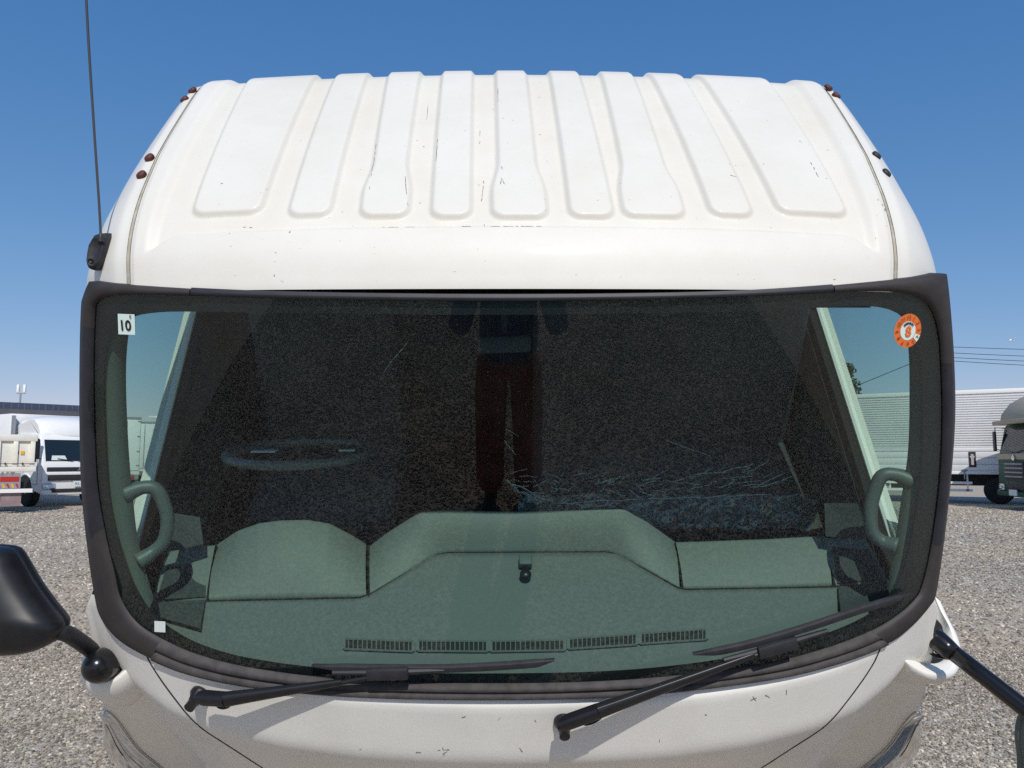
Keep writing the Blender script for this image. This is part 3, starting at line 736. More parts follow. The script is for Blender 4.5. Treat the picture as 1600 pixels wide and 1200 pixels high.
# defroster vent: five slotted openings
ventpx = [(538, 1001, 646, 1018), (653, 1003, 762, 1020), (767, 1003, 882, 1020), (888, 997, 995, 1014), (1000, 988, 1104, 1006)]
def shelf_at(px, py):
    best = None
    for uu in [k * .0005 for k in range(-60, 60)]:
        p = at_u(px, py, uu); x, b, u = local(p)
        i = max(0, min(139, int((p.x + 1.05) / 2.1 * 140))); bf = local(ff[i])[1]; br = local(rf[i])[1]; k = max(0, min(1, (b - bf) / (br - bf)))
        us_ = -.02 + (.012 + .02) * k + .012 * math.sin(k * math.pi * .5) * (1 - k)
        if best is None or abs(us_ - uu) < best[0]: best = (abs(us_ - uu), p)
    return best[1]
for (x0, y0, x1, y1) in ventpx:
    t0 = -3 if x0 > 880 else (2 if x0 < 700 else 0); ty = {538: (1000, 1004), 653: (1003, 1004), 767: (1004, 1002), 888: (1000, 993), 1000: (992, 985)}[x0]
    q_ = [shelf_at(x0, ty[0] + 16), shelf_at(x1, ty[1] + 16), shelf_at(x1, ty[1]), shelf_at(x0, ty[0])]
    q_ = [p + UU * .0035 for p in q_]
    v_ = part(G().prism(q_, -UU * .003), 'defroster_vent', M['groove'], dash)
    sl = G(); n_ = 15
    for k in range(n_ + 1):
        a = q_[0].lerp(q_[1], k / n_); b = q_[3].lerp(q_[2], k / n_); dx = XX * (.0012 if 0 < k < n_ else .004)
        sl.prism([a - dx, a + dx, b + dx, b - dx], UU * .004)
    for a, b in ((q_[0], q_[1]), (q_[3], q_[2])): sl.tube([a + UU * .002, b + UU * .002], .003, 6)
    part(sl, 'vent_slats', M['dash'], dash)
# dash camera box with knob
p0 = at_u(821, 882, UD) + UU * .016
bx = part(G().box(p0, (.036, .036, .022), (XX, BB, UU)), 'camera_box', M['trimgrey'], bevel=.004)
p1 = at_u(821, 903, UD) + UU * .014
part(G().lathe(p1 - UU * .008, UU, [(.013, 0), (.016, .004), (.016, .012), (.012, .018), (.004, .02)], 18), 'knob', M['black'], bx, smooth=True)
part(G().tube([p0 - BB * .018, p1], .005, 8), 'knob_stem', M['black'], bx)
# cabin shell, seen dark through the glass
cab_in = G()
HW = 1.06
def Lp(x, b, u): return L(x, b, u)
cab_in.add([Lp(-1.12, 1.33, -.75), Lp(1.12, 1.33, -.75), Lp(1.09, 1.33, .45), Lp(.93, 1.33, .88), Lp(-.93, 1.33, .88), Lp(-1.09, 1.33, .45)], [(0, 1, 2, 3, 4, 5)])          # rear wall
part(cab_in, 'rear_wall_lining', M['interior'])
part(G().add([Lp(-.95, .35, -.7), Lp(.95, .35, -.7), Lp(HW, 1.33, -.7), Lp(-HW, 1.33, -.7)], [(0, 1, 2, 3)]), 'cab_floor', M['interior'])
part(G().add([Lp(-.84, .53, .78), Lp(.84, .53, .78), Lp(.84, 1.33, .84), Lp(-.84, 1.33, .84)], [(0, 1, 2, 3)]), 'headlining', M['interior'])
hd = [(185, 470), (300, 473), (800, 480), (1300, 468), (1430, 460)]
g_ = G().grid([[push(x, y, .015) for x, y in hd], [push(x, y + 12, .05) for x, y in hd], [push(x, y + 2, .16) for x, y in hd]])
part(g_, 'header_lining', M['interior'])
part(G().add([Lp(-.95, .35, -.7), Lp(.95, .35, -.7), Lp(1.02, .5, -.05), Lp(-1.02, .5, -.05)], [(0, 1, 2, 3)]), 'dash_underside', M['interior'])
# rear window (dark blind) and wall details
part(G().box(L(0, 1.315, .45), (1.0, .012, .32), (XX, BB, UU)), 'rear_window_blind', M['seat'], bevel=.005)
# pillars and door linings, belt line
belt = {-1: ((302, 486), (205, 870)), 1: ((1279, 478), (1416, 905))}
for sg in (-1, 1):
    (xa, ya), (xb, yb) = belt[sg]
    bx_ = sg * 1.10; top = at_x(xa, ya, bx_); bot = at_x(xb, yb, bx_); dirn = (top - bot).normalized()
    top2 = top + dirn * .06; bot2 = bot + dirn * ((.30 - local(bot)[1]) / dirn.dot(BB))
    inn = -sg * XX; dn = dirn.cross(XX); dn = dn if dn.dot(UU) < 0 else -dn     # towards door bottom
    door = part(G().prism([bot2, top2, top2 + dn * .95, bot2 + dn * .75], XX * sg * .03), 'door', M['white'])
    part(G().prism([bot2, top2, top2 + dn * .009, bot2 + dn * .009], inn * .010), 'belt_rail', M['white'], door)
    part(G().prism([bot2 + dn * .011, top2 + dn * .011, top2 + dn * .05, bot2 + dn * .05], inn * .035), 'belt_seal', M['groove'], door)
    part(G().prism([bot2 + dn * .052, top2 + dn * .052, top2 + dn * .9, bot2 + dn * .7], inn * .04), 'door_lining', M['doorlining'], door)
    # door glass and rear frame
    pb = bot + dirn * ((.31 - local(bot)[1]) / dirn.dot(BB))
    gq = lambda p, h: p - dn * h + inn * (.16 * h)
    gpts = [pb, top2 + dirn * .16, gq(top2 + dirn * .13, .50), gq(pb + dirn * .33, .58)]
    part(G().add(gpts, [(0, 1, 2, 3)]), 'door_glass', M['doorglass'], door)
    part(G().prism([top2 + dirn * .0 + dn * .05, top2 + dirn * .45 + dn * .05, top2 + dirn * .45 + dn * .9, top2 + dn * .9], inn * .03), 'side_lining', M['interior'], door)
    # cab side above and behind the door
    part(G().prism([top2 + dirn * .06, top2 + dirn * .20, top2 + dirn * .20 + dn * .9, top2 + dirn * .06 + dn * .9], XX * sg * .02), 'cab_side', M['white'])
    # A pillar trim inside
    if sg < 0:
        out_ = [(172, 480), (160, 560), (150, 650), (153, 750), (166, 850), (190, 930), (226, 990)]
        in_ = [(207, 484), (199, 540), (197, 600), (201, 700), (208, 780), (217, 850), (240, 935)]
    else:
        out_ = [(1436, 465), (1462, 560), (1466, 650), (1462, 750), (1448, 850), (1425, 925), (1395, 975)]
        in_ = [(1411, 468), (1419, 540), (1421, 600), (1419, 700), (1408, 780), (1398, 850), (1386, 915)]
    o1 = catmull([push(x, y, .014) for x, y in out_], 5); o3 = catmull([push(x, y, .075) for x, y in in_], 5)
    o2 = [a.lerp(b, .55) - FW * .018 for a, b in zip(o1, o3)]
    part(G().grid([o1, o2, o3, [p + FW * .05 + XX * sg * .03 for p in o3]]), 'pillar_trim', M['trimgrey'], smooth=True)
# lower side trims beside the dash
part(G().add([push(262, 800, .32), push(312, 808, .36), push(318, 850, .33), push(262, 862, .28)], [(0, 1, 2, 3)]), 'side_trim', M['sidepanel'])
part(G().add([push(1288, 786, .36), push(1345, 786, .30), push(1360, 842, .26), push(1290, 838, .33)], [(0, 1, 2, 3)]), 'side_trim', M['sidepanel'])
# grab handles
for pts, ends in (([(196, 772), (222, 762), (243, 764), (256, 786), (262, 815), (256, 845), (240, 862), (216, 878)], 1),
                  ([(1424, 752), (1400, 742), (1378, 744), (1366, 770), (1360, 800), (1363, 830), (1378, 846), (1402, 854)], 1)):
    dd = [.07, .10, .12, .13, .13, .12, .10, .06]
    P_ = catmull([push(x, y, d) for (x, y), d in zip(pts, dd)], 6); n = len(P_)
    rr_ = [.017 + .006 * (max(0, 1 - i / 6) + max(0, 1 - (n - 1 - i) / 6)) for i in range(n)]
    part(G().tube(P_, rr_, 14), 'grab_handle', M['handle'], smooth=True)
# steering wheel (vehicle right = left in the photo)
c_ = L(-.66, .74, .10); wn_ = (UU * .82 + BB * .57).normalized(); wy = wn_.cross(XX).normalized()
ring = [c_ + XX * (.215 * math.cos(a)) + wy * (.215 * math.sin(a)) for a in [2 * math.pi * k / 48 for k in range(49)]]
swl = part(G().tube(ring, .015, 10, cap=False), 'steering_wheel', M['wheelrim'], smooth=True)
part(G().lathe(c_ - wn_ * .03, wn_, [(.075, 0), (.085, .02), (.07, .035)], 24), 'wheel_hub', M['blackmatt'], swl, smooth=True)
for a in (R(20), R(160), R(265)):
    d_ = XX * math.cos(a) + wy * math.sin(a); part(G().tube([c_ + d_ * .07, c_ + d_ * .21], .015, 8), 'spoke', M['blackmatt'], swl)
part(G().box(c_ + XX * -.10 + wy * -.03 + wn_ * .01, (.075, .03, .004), (XX, wy, wn_)), 'wheel_button', M['whiteprint'], swl)
part(G().box(c_ + XX * .15 + wy * -.01 + wn_ * .01, (.05, .02, .004), (XX, wy, wn_)), 'wheel_button', M['whiteprint'], swl)
# seats
def seat(x, w):
    s_ = part(G().box(L(x, .98, -.28), (w, .52, .16), (XX, BB, UU)), 'seat', M['seat'], bevel=.04, seg=3)
    part(G().box(L(x, 1.22, .05), (w, .14, .60), (XX, (BB * .97 - UU * .2), (UU * .97 + BB * .2))), 'backrest', M['seat'], s_, bevel=.04, seg=3)
    part(G().box(L(x, 1.27, .44), (w * .5, .10, .17), (XX, BB, UU)), 'headrest', M['seat'], s_, bevel=.035, seg=3)
    return s_
seat(-.66, .5); s2 = seat(.55, .95)
# crumpled plastic film on the passenger seat
def film_surface():
    rows = []
    for j in range(25):
        r = []
        for i in range(121):
            k = i / 120; q = j / 24; x = .02 + 1.0 * k; b = .70 + .12 * q
            p = L(x, b, -.19 + .03 * q); nz = noise.noise(Vector((x * 16, b * 20, 0))) * .02 + noise.noise(Vector((x * 45, b * 40, 3))) * .01
            r.append(p + UU * nz - BB * .02)
        rows.append(r)
    return rows
part(G().grid(film_surface()), 'plastic_film', M['filmclear'], s2, smooth=False)
glint = G()  # thin white strands stand in for glints along the film's creases
def wob(x0, y0, x1, y1, amp, n, D, w):
    pts = []
    for i in range(n):
        k = i / (n - 1); x = x0 + (x1 - x0) * k; y = y0 + (y1 - y0) * k + random.uniform(-amp, amp); pts.append(atY(x, y, D + random.uniform(-.02, .02)))
    P_ = catmull(pts, 4); glint.tube(P_, [w * (.25 + .75 * abs(math.sin(3.1 * i / len(P_) + 2 * i))) for i in range(len(P_))], 4)
wob(790, 750, 860, 784, 2, 7, 2.6, .0026); wob(800, 764, 850, 785, 2, 6, 2.6, .0018); wob(875, 786, 1205, 772, 1.5, 22, 2.6, .0018)
wob(1040, 688, 1110, 712, 1, 6, 2.75, .0013); wob(600, 580, 637, 535, 2, 5, 2.4, .0016); wob(790, 670, 810, 682, 1, 4, 2.7, .0016); wob(788, 688, 806, 710, 1, 4, 2.7, .0016)
for k in range(95):
    x = random.uniform(790, 1195); f_ = (x - 790) / 405; y = 748 + random.uniform(-7, 26) - 6 * f_; ln = random.uniform(8, 34) * (1.6 if x > 1080 else 1); a = random.choice((-.75, -.35, -.2, .1, .45, .9)) + random.uniform(-.2, .2)
    if x > 1080: a = -abs(a) * .8
    wob(x, y, x + ln * math.cos(a), y + ln * math.sin(a) * .8, 1.4, random.randint(3, 5), 2.61 + random.uniform(0, .03), random.uniform(.0006, .0019))
tag(part(glint, 'film_glints', M['film'], s2), kind='stuff')
# interior mirror
mr = part(G().box(atY(788, 538, 1.86), (.13, .02, .042), (XX + UP * .03, FW, UP)), 'interior_mirror', M['sidepanel'], bevel=.01)
part(G().tube([atY(788, 520, 1.86), push(788, 482, .04)], .008, 8), 'mirror_stem', M['blackmatt'], mr)

# ================================================================== STICKERS ON THE GLASS
def glasspoly(pts_xs, off): return [W(a, b, off) for a, b in pts_xs]
def text_mesh(txt, size, ax, ay, org, m, parent, name='lettering', rot=0, bold=.0, align='CENTER'):
    cu = bpy.data.curves.new(name, 'FONT'); cu.body = txt; cu.size = size; cu.align_x = align; cu.align_y = 'CENTER'; cu.offset = bold
    cu.resolution_u = 3
    o = bpy.data.objects.new(name, cu); col.objects.link(o)
    me = bpy.data.meshes.new_from_object(o.evaluated_get(bpy.context.evaluated_depsgraph_get())); bpy.data.objects.remove(o)
    ca, sa = math.cos(rot), math.sin(rot)
    for v in me.vertices:
        x, y = v.co.x * ca - v.co.y * sa, v.co.x * sa + v.co.y * ca; v.co = org + ax * x + ay * y
    return me, m, parent, name
def add_text(txt, size, ax, ay, org, m, parent, rot=0, bold=0, name='lettering'):
    me, m, parent, name = text_mesh(txt, size, ax, ay, Vector(org), m, parent, name, rot, bold)
    me.materials.append(m); o = bpy.data.objects.new(name, me); col.objects.link(o); o.parent = parent
    if parent is truck: adopt(o)
    return o
def frame_at(px, py, off):
    a, b = wxs(px, py); p = W(a, b, off); ax = (W(a + .01, b, off) - p).normalized(); ay = (W(a, b + .01, off) - p).normalized(); return p, ax, ay
st = part(G().add([Wp(x, y, .004) for x, y in ((187, 522), (213, 523), (212, 491), (186, 490))], [(0, 1, 2, 3)]), 'sticker', M['sticker_mint'], wind)
p, ax, ay = frame_at(198, 509, .0055)
add_text('10', .034, ax, ay, p, M['ink'], wind, bold=.0008); p, ax, ay = frame_at(206, 495, .0055); add_text('8', .012, ax, ay, p, M['ink'], wind)
part(G().add([Wp(x, y, .004) for x, y in ((243, 986), (260, 987), (260, 970), (243, 969))], [(0, 1, 2, 3)]), 'sticker', M['whiteprint'], wind)
ca_, cb_ = wxs(1416.5, 516.5)
def sdisc(r0, r1, a0=0, a1=2 * math.pi, n=48, off=.004, asp=1.0):
    rows = [[W(ca_ + r * math.cos(a) * asp, cb_ + r * math.sin(a), off) for a in [a0 + (a1 - a0) * k / n for k in range(n + 1)]] for r in (r0, r1)]
    return G().grid(rows)
pa = proj(W(ca_ + .04, cb_)); pb = proj(W(ca_, cb_ + .04)); RY = 26.5 / abs(pb[1] - 516.5) * .04; ASP = (20.5 / 26.5) * RY / .04 * 0 + (20.5 / abs(pa[0] - 1416.5) * .04) / RY
part(sdisc(0, RY, off=.004, asp=ASP), 'round_sticker', M['orange'], wind)
part(sdisc(0, RY * .56, off=.0046, asp=ASP), 'sticker_centre', M['sticker_mint'], wind)
part(sdisc(RY * .58, RY * .97, R(-44), R(-18), 8, .005, ASP), 'sticker_window', M['sticker_mint'], wind)
def stick_text(txt, x, y, size, m, rot=0, bold=0):
    a, b = ca_ + x * ASP, cb_ + y; p = W(a, b, .0062); ax = (W(a + .01, b, .0062) - p) / .01 * ASP; ay = (W(a, b + .01, .0062) - p) / .01
    add_text(txt, size, ax, ay, p, m, wind, rot, bold)
stick_text('8', 0, -RY * .08, RY * .85, M['orange'], bold=.0012)
for k, tx in enumerate(['12', '1', '2', '3', '4', '5', '6', '7', '8', '9', '10', '11']):
    a = R(90 + 3 - 30 * k); stick_text(tx, RY * .78 * math.cos(a), RY * .78 * math.sin(a), RY * .33, M['ink'], a - R(90))
for k in range(5):
    a = R(130 - 20 * k); stick_text('\u25a0' if False else 'H', RY * .44 * math.cos(a), RY * .44 * math.sin(a), RY * .22, M['ink'], a - R(90), .0005)

# ================================================================== WIPERS
def wiper(pivot, elbow, joint, tip, blade, drop):
    """all photo coordinates; blade = list of photo points"""
    fa = fxs(*pivot); P = Fp(*fa); n = surf_n(Fp, *fa)
    root = part(G().lathe(P, n, [(.024, -.004), (.024, .008), (.018, .016), (.014, .03)], 24), 'wiper', M['black'], smooth=True)
    a0 = P + n * .052
    def gl(px, py, off):
        if py < 1060 or True: return Wp(px, py, off)
    e1 = onplane(elbow[0], elbow[1], a0, n); j1 = gl(*joint, .035); t1 = gl(*tip, .040)
    head = onplane(pivot[0] - 4, pivot[1] + 8, a0, n)
    part(G().lathe(P + n * .02, n, [(.013, 0), (.013, .03)], 14), 'spindle', M['black'], root)
    # arm: rectangular tapering channel
    up = n
    def seg(pts, ws, hs, name):
        rows = []
        for i, p in enumerate(pts):
            t = (pts[min(i + 1, len(pts) - 1)] - pts[max(i - 1, 0)]).normalized(); s_ = t.cross(up).normalized(); h_ = s_.cross(t).normalized(); h_ = h_ if h_.dot(up) > 0 else -h_
            w, h = ws[i], hs[i]; rows.append([p - s_ * w - h_ * h, p - s_ * w + h_ * h * .5, p - s_ * w * .55 + h_ * h, p + s_ * w * .55 + h_ * h, p + s_ * w + h_ * h * .5, p + s_ * w - h_ * h])
        g = G().grid(rows, close=True); g.add(rows[0], [tuple(range(6))]); g.add(rows[-1], [tuple(range(6))]); return part(g, name, M['black'], root, bevel=.0015)
    seg([head, head.lerp(e1, .25), e1], [.014, .017, .016], [.010, .013, .013], 'arm_head')
    seg([e1.lerp(head, .02), e1.lerp(j1, .25), e1.lerp(j1, .7), j1], [.0175, .0145, .0105, .008], [.011, .009, .007, .005], 'arm')
    part(G().tube([j1, j1.lerp(t1, .5), t1], [.006, .006, .005], 8), 'arm_rod', M['black'], root)
    # blade
    B_ = catmull([gl(x, y, .018) for x, y in blade], 8); nb = len(B_)
    rows = []
    for i, p in enumerate(B_):
        t = (B_[min(i + 1, nb - 1)] - B_[max(i - 1, 0)]).normalized(); s_ = t.cross(WN).normalized(); e = min(1, i / 4 + .15, (nb - 1 - i) / 4 + .15)
        rows.append([p - WN * .014, p - s_ * .010 * e, p - s_ * .007 * e + WN * .012 * e, p + s_ * .007 * e + WN * .012 * e, p + s_ * .010 * e])
    g = G().grid(rows, close=True); g.add(rows[0], [tuple(range(5))]); g.add(rows[-1], [tuple(range(5))])
    part(g, 'blade', M['blackmatt'], root, bevel=.001)
    cl = t1
    ax = (B_[-1] - B_[0]).normalized(); s_ = ax.cross(WN).normalized()
    part(G().box(gl(*tip, .036), (.10, .028, .02), (ax, s_, WN)), 'blade_clip', M['blackmatt'], root, bevel=.004)
    for d_ in (-.30, .30):
        part(G().tube([gl(*tip, .03), gl(*tip, .026) + ax * d_ * .45], [.009, .006], 8), 'blade_bridge', M['blackmatt'], root)
    # washer hose loop
    h0 = e1.lerp(head, .6) - n * .012; h3 = e1.lerp(j1, .06) - n * .01
    dwn = -(UP)
    part(G().tube(catmull([h0, h0.lerp(h3, .3) + dwn * .028, h0.lerp(h3, .75) + dwn * .026, h3], 6), .0032, 6), 'washer_hose', M['black'], root, smooth=True)
    return root
wiper((313, 1083), (352, 1094), (540, 1054), (610, 1040), [(490, 1035), (600, 1037), (700, 1037), (800, 1032), (866, 1026)], 0)
wiper((880, 1126), (936, 1112), (1170, 1012), (1205, 1000), [(1080, 1017), (1160, 1001), (1250, 975), (1340, 945), (1412, 924)], 0)

# ================================================================== MIRRORS AND BRACKETS
def outline_px(pts, D, n=5): return catmull([atY(x, y, D) for x, y in pts], n)
def scoop(outer, rim, inner, D0, D1, D2, name):
    o_, r_, i_ = (resample(catmull([atY(x, y, d) for (x, y), d in zip(P_, DD)], 6), 40) for P_, DD in ((outer, D0), (rim, D1), (inner, D2)))
    mid = [a.lerp(b, .5) - FW * .02 for a, b in zip(o_, r_)]
    return part(G().grid([[p + FW * .05 for p in o_], o_, mid, r_, i_]), name, M['cowl'], smooth=True)
# left bracket shell: a cup hanging from the corner of the cab
def cup(cx, cy, pts, D, deep, name):
    """pts: open rim in the photo (front lip); body bulges below down to 'low' outline"""
    rim, low, back = pts
    n = 44
    A = resample(catmull([atY(x, y, d) for x, y, d in rim], 6), n); Bm = resample(catmull([atY(x, y, d) for x, y, d in low], 6), n); Cc = resample(catmull([atY(x, y, d) for x, y, d in back], 6), n)
    rows = []
    lipin = [a + UP * .004 + FW * .006 for a in A]
    for j in range(13):
        k = j / 12; rows.append([a * (1 - k) ** 2 + ((a + b) * .5 - FW * .05) * 2 * k * (1 - k) + b * k * k for a, b in zip(A, Bm)])
    rows = [Cc, lipin] + rows + [[b + FW * .12 + UP * .02 for b in Bm]]
    return part(G().grid(rows), name, M['cowl'], smooth=True)
lb = cup(0, 0, ([(163, 968, 2.34), (150, 990, 2.30), (136, 1015, 2.24), (131, 1040, 2.18), (138, 1060, 2.13), (155, 1068, 2.10), (178, 1062, 2.09), (200, 1045, 2.09), (222, 1024, 2.10), (243, 1030, 2.07)],
                [(166, 985, 2.40), (150, 1010, 2.36), (135, 1040, 2.32), (138, 1066, 2.28), (150, 1085, 2.26), (170, 1100, 2.25), (195, 1104, 2.23), (212, 1098, 2.21), (226, 1080, 2.18), (244, 1062, 2.15)],
                [(172, 985, 2.34), (165, 1000, 2.32), (158, 1020, 2.30), (152, 1038, 2.28), (155, 1050, 2.26), (165, 1054, 2.24), (180, 1050, 2.22), (200, 1036, 2.2), (215, 1022, 2.18), (232, 1022, 2.12)]), 2.2, .1, 'mirror_bracket')
part(G().prism([atY(x, y, d) for x, y, d in ((168, 990, 2.20), (216, 1022, 2.13), (214, 1032, 2.13), (182, 1062, 2.13), (150, 1050, 2.16), (146, 1020, 2.2))], FW * .02), 'bracket_cover', M['trim_brown'], lb, bevel=.004)
bc = atY(164, 1037, 2.11)
lm = part(G().lathe(bc, (FW * -1 + UP * .1), [(.043, 0), (.0445, .02), (.041, .040), (.033, .056), (.020, .067), (.006, .071)], 32), 'mirror_mount', M['gloss_black'], smooth=True)
part(G().tube(catmull([atY(168, 1034, 2.18), atY(150, 1021, 2.13), atY(120, 999, 2.05), (atY(98, 988, 2.0)), atY(70, 987, 1.97), atY(55, 990, 1.96)], 8), .0205, 16), 'mirror_arm', M['blackmatt'], smooth=True)
def mirror_body(outl, D, th, mdark, name='mirror_head'):
    P_ = resample(catmull([atY(x, y, D) for x, y in outl] + [atY(*outl[0], D)], 5), 72, True); c = sum(P_, Vector()) / len(P_); rows = []
    for sc, dz in ((.0, -.055), (.5, -.050), (.80, -.036), (.93, -.018), (.985, 0), (1.0, .02), (1.0, .03), (.985, .032), (.985, .036), (1.0, .038), (1.0, th - .01), (.98, th)):
        rows.append([c + (p - c) * sc + FW * dz for p in P_])
    o = part(G().grid(rows, close=True), name, mdark, smooth=True)
    part(G().add([c + (p - c) * .965 + FW * (th - .002) for p in P_], [tuple(range(len(P_)))]), 'mirror_glass', M['chrome'], o)
    return o
mirror_body([(-150, 905), (-140, 868), (-100, 856), (-30, 856), (8, 860), (22, 876), (45, 915), (70, 950), (90, 975), (90, 990), (78, 1006), (50, 1020), (10, 1026), (-60, 1026), (-120, 1020), (-148, 990)], 1.96, .06, M['black'])
# right bracket: open, showing the plate and the arm
rb = cup(0, 0, ([(1390, 1012, 2.16), (1400, 1020, 2.12), (1412, 1030, 2.09), (1432, 1044, 2.10), (1450, 1052, 2.12), (1470, 1052, 2.15), (1488, 1044, 2.2), (1493, 1015, 2.25), (1486, 985, 2.3), (1470, 955, 2.34), (1460, 932, 2.36)],
                [(1386, 1046, 2.22), (1396, 1056, 2.20), (1405, 1064, 2.20), (1420, 1068, 2.22), (1440, 1069, 2.24), (1462, 1066, 2.26), (1480, 1056, 2.28), (1494, 1030, 2.32), (1492, 1000, 2.36), (1478, 968, 2.40), (1464, 940, 2.42)],
                [(1395, 1008, 2.12), (1405, 1010, 2.16), (1418, 1020, 2.18), (1435, 1030, 2.2), (1450, 1036, 2.24), (1465, 1036, 2.26), (1476, 1028, 2.28), (1480, 1010, 2.3), (1472, 985, 2.33), (1460, 962, 2.35), (1454, 945, 2.37)]), 2.2, .1, 'mirror_bracket')
part(G().prism([atY(x, y, d) for x, y, d in ((1402, 1020, 2.24), (1440, 980, 2.30), (1448, 990, 2.30), (1450, 1015, 2.27), (1425, 1036, 2.24))], FW * .012), 'bracket_plate', M['mud'], rb, bevel=.003)
part(G().prism([atY(x, y, d) for x, y, d in ((1420, 1000, 2.3), (1448, 948, 2.34), (1478, 985, 2.33), (1482, 1028, 2.3), (1450, 1040, 2.26))], FW * .02), 'bracket_recess', M['groove'], rb)
hub = part(G().prism(resample([atY(x, y, 2.13) for x, y in ((1438, 1000), (1450, 992), (1466, 990), (1480, 1002), (1490, 1024), (1482, 1032), (1462, 1028), (1442, 1016))], 16), FW * .03), 'arm_base', M['gloss_black'], bevel=.003)
for x, y in ((1450, 1006), (1462, 1017)):
    part(G().lathe(atY(x, y, 2.128), -FW, [(.0075, 0), (.0075, .003), (.006, .005), (.004, .004), (.002, .002)], 12), 'bolt', M['chrome'], hub, smooth=True)
part(G().lathe(atY(1464, 1000, 2.12), (atY(1605, 1112, 1.95) - atY(1464, 1000, 2.12)), [(.028, -.01), (.029, .0), (.026, .03), (.0225, .05)], 20), 'arm_collar', M['gloss_black'], hub, smooth=True)
part(G().tube([atY(1464, 1000, 2.12), atY(1540, 1059, 2.03), atY(1605, 1110, 1.95), atY(1700, 1190, 1.86)], .0215, 20), 'mirror_arm', M['gloss_black'], smooth=True)
mirror_body([(1612, 1200), (1608, 1160), (1615, 1128), (1635, 1106), (1700, 1098), (1790, 1105), (1830, 1140), (1840, 1220), (1835, 1320), (1790, 1370), (1700, 1375), (1625, 1365), (1618, 1330), (1613, 1260)], 1.93, .06, M['trimgrey'])

# ================================================================== ANTENNA
pts = [(148, 380), (156, 366), (172, 364), (176, 372), (173, 392), (166, 412), (156, 423), (147, 421), (143, 412), (145, 396)]
Pn = resample([atY(x, y, 1.80) for x, y in pts + pts[:1]], 40, True); c = sum(Pn, Vector()) / 40
nA = (CAM - c).normalized() * .8 + XX * -.5; nA.normalize()
rows = [[c + (p - c) * s_ + nA * h for p in Pn] for s_, h in ((1.0, -.05), (1, .010), (.95, .018), (.80, .022), (.76, .026), (.72, .024), (0, .025))]
ant = part(G().grid(rows, close=True), 'antenna_base', M['blackmatt'], smooth=True)
part(G().lathe(c + (atY(153, 408, 1.80) - c) + nA * .02, nA, [(.007, 0), (.007, .006), (.004, .006), (.003, .003)], 12), 'screw', M['gloss_black'], ant)
part(G().tube(catmull([atY(158, 378, 1.775), atY(155, 320, 1.765), atY(147, 200, 1.74), atY(138, 60, 1.71), atY(131, -80, 1.68)], 8), [.0036] + [.0030] * 31 + [.002], 8), 'antenna_whip', M['steel'], ant, smooth=True)
part(G().lathe(atY(158, 374, 1.775), UP, [(.008, -.006), (.007, .006), (.004, .014)], 12), 'whip_socket', M['blackmatt'], ant)

# -- the rest of the truck behind the cab
part(G().add([L(-1.08, 1.38, -.72), L(1.08, 1.38, -.72), L(.90, 1.38, .90), L(-.90, 1.38, .90)], [(0, 3, 2, 1)]), 'rear_wall', M['white'])
part(G().prism([L(-.9, .35, -.80), L(.9, .35, -.80), L(1.08, 1.37, -.80), L(-1.08, 1.37, -.80)], UU * .03), 'cab_underside', M['chassis'])
for sx in (-.42, .42): part(G().bb(sx - .04, sx + .04, 2.7, 9.2, .62, .86), 'chassis_rail', M['chassis'])
for y in (3.4, 5.2, 7.0, 8.8): part(G().bb(-.38, .38, y - .05, y + .05, .66, .8), 'crossmember', M['chassis'])
def wheel_geo(c, r, w, axis):
    tyre = G().lathe(c, axis, [(r * .6, -w / 2), (r * .93, -w / 2), (r, -w * .38), (r, w * .38), (r * .93, w / 2), (r * .6, w / 2)], 32)
    rim = G().lathe(c, axis, [(r * .60, w * .42), (r * .56, w * .5), (r * .50, w * .25), (r * .34, w * .2), (r * .30, w * .32), (r * .15, w * .34), (r * .12, w * .5), (.01, w * .52)], 24)
    return tyre, rim
for y in (3.35, 7.8):
    for sg in (-1, 1):
        ty, ri = wheel_geo((sg * .92, y, .48), .48, .27, XX * sg); w_ = part(ty, 'wheel', M['tyre'], smooth=True); part(ri, 'rim', M['wheel'], w_, smooth=True)
part(G().bb(-1.05, 1.05, 2.72, 2.86, .32, .58), 'front_bumper', M['cowl'], bevel=.03)
cb = part(G().bb(-1.12, 1.12, 4.6, 10.4, 1.0, 1.12), 'cargo_body', M['white2'])
part(G().bb(-.35, .35, 3.0, 3.9, .75, 1.05), 'engine', M['chassis'], bevel=.04)

# ================================================================== BACKGROUND
def bpart(g, name, m, parent, **kw): return g.build(name, m, parent, **kw)
# --- trailer body on the right (silver corrugated)
tA = Vector((12.75, 29.4, 0)); tB = Vector((17.6, 26.6, 0)); tdx = (tB - tA).normalized(); ang = math.atan2(tdx.y, tdx.x)
tr = empty('box_truck', tB, ang, 'long silver box truck with finely ribbed aluminium side, behind the dark green truck', 'truck')
X0, X1 = -7.6, 3.2       # along the side; y=0 is the visible side, body extends to +y
g = G(); prof_ = []; n_r = 22; z0, z1 = 1.98, 3.86
for k in range(n_r):
    z = z0 + (z1 - z0) * k / n_r; h = (z1 - z0) / n_r; prof_ += [(z, -.012), (z + h * .60, -.012), (z + h * .62, .028), (z + h * .97, .028)]
g.grid([[Vector((x, d, z)) for z, d in prof_] for x in (X0, -2.2)]); g.grid([[Vector((x, d, z)) for z, d in prof_] for x in (-2.16, X1)])
bpart(g, 'ribbed_side', M['alu'], tr, kind='stuff')
bpart(G().bb(X0, X1, .04, 2.4, 1.1, 3.9), 'box_body', M['alu'], tr)
bpart(G().bb(X0, X1, -.03, .06, 3.87, 4.02), 'top_rail', M['white2'], tr, bevel=.015)
bpart(G().bb(X0, X1, -.025, .03, 1.84, 1.97), 'middle_rail', M['alu'], tr, bevel=.01)
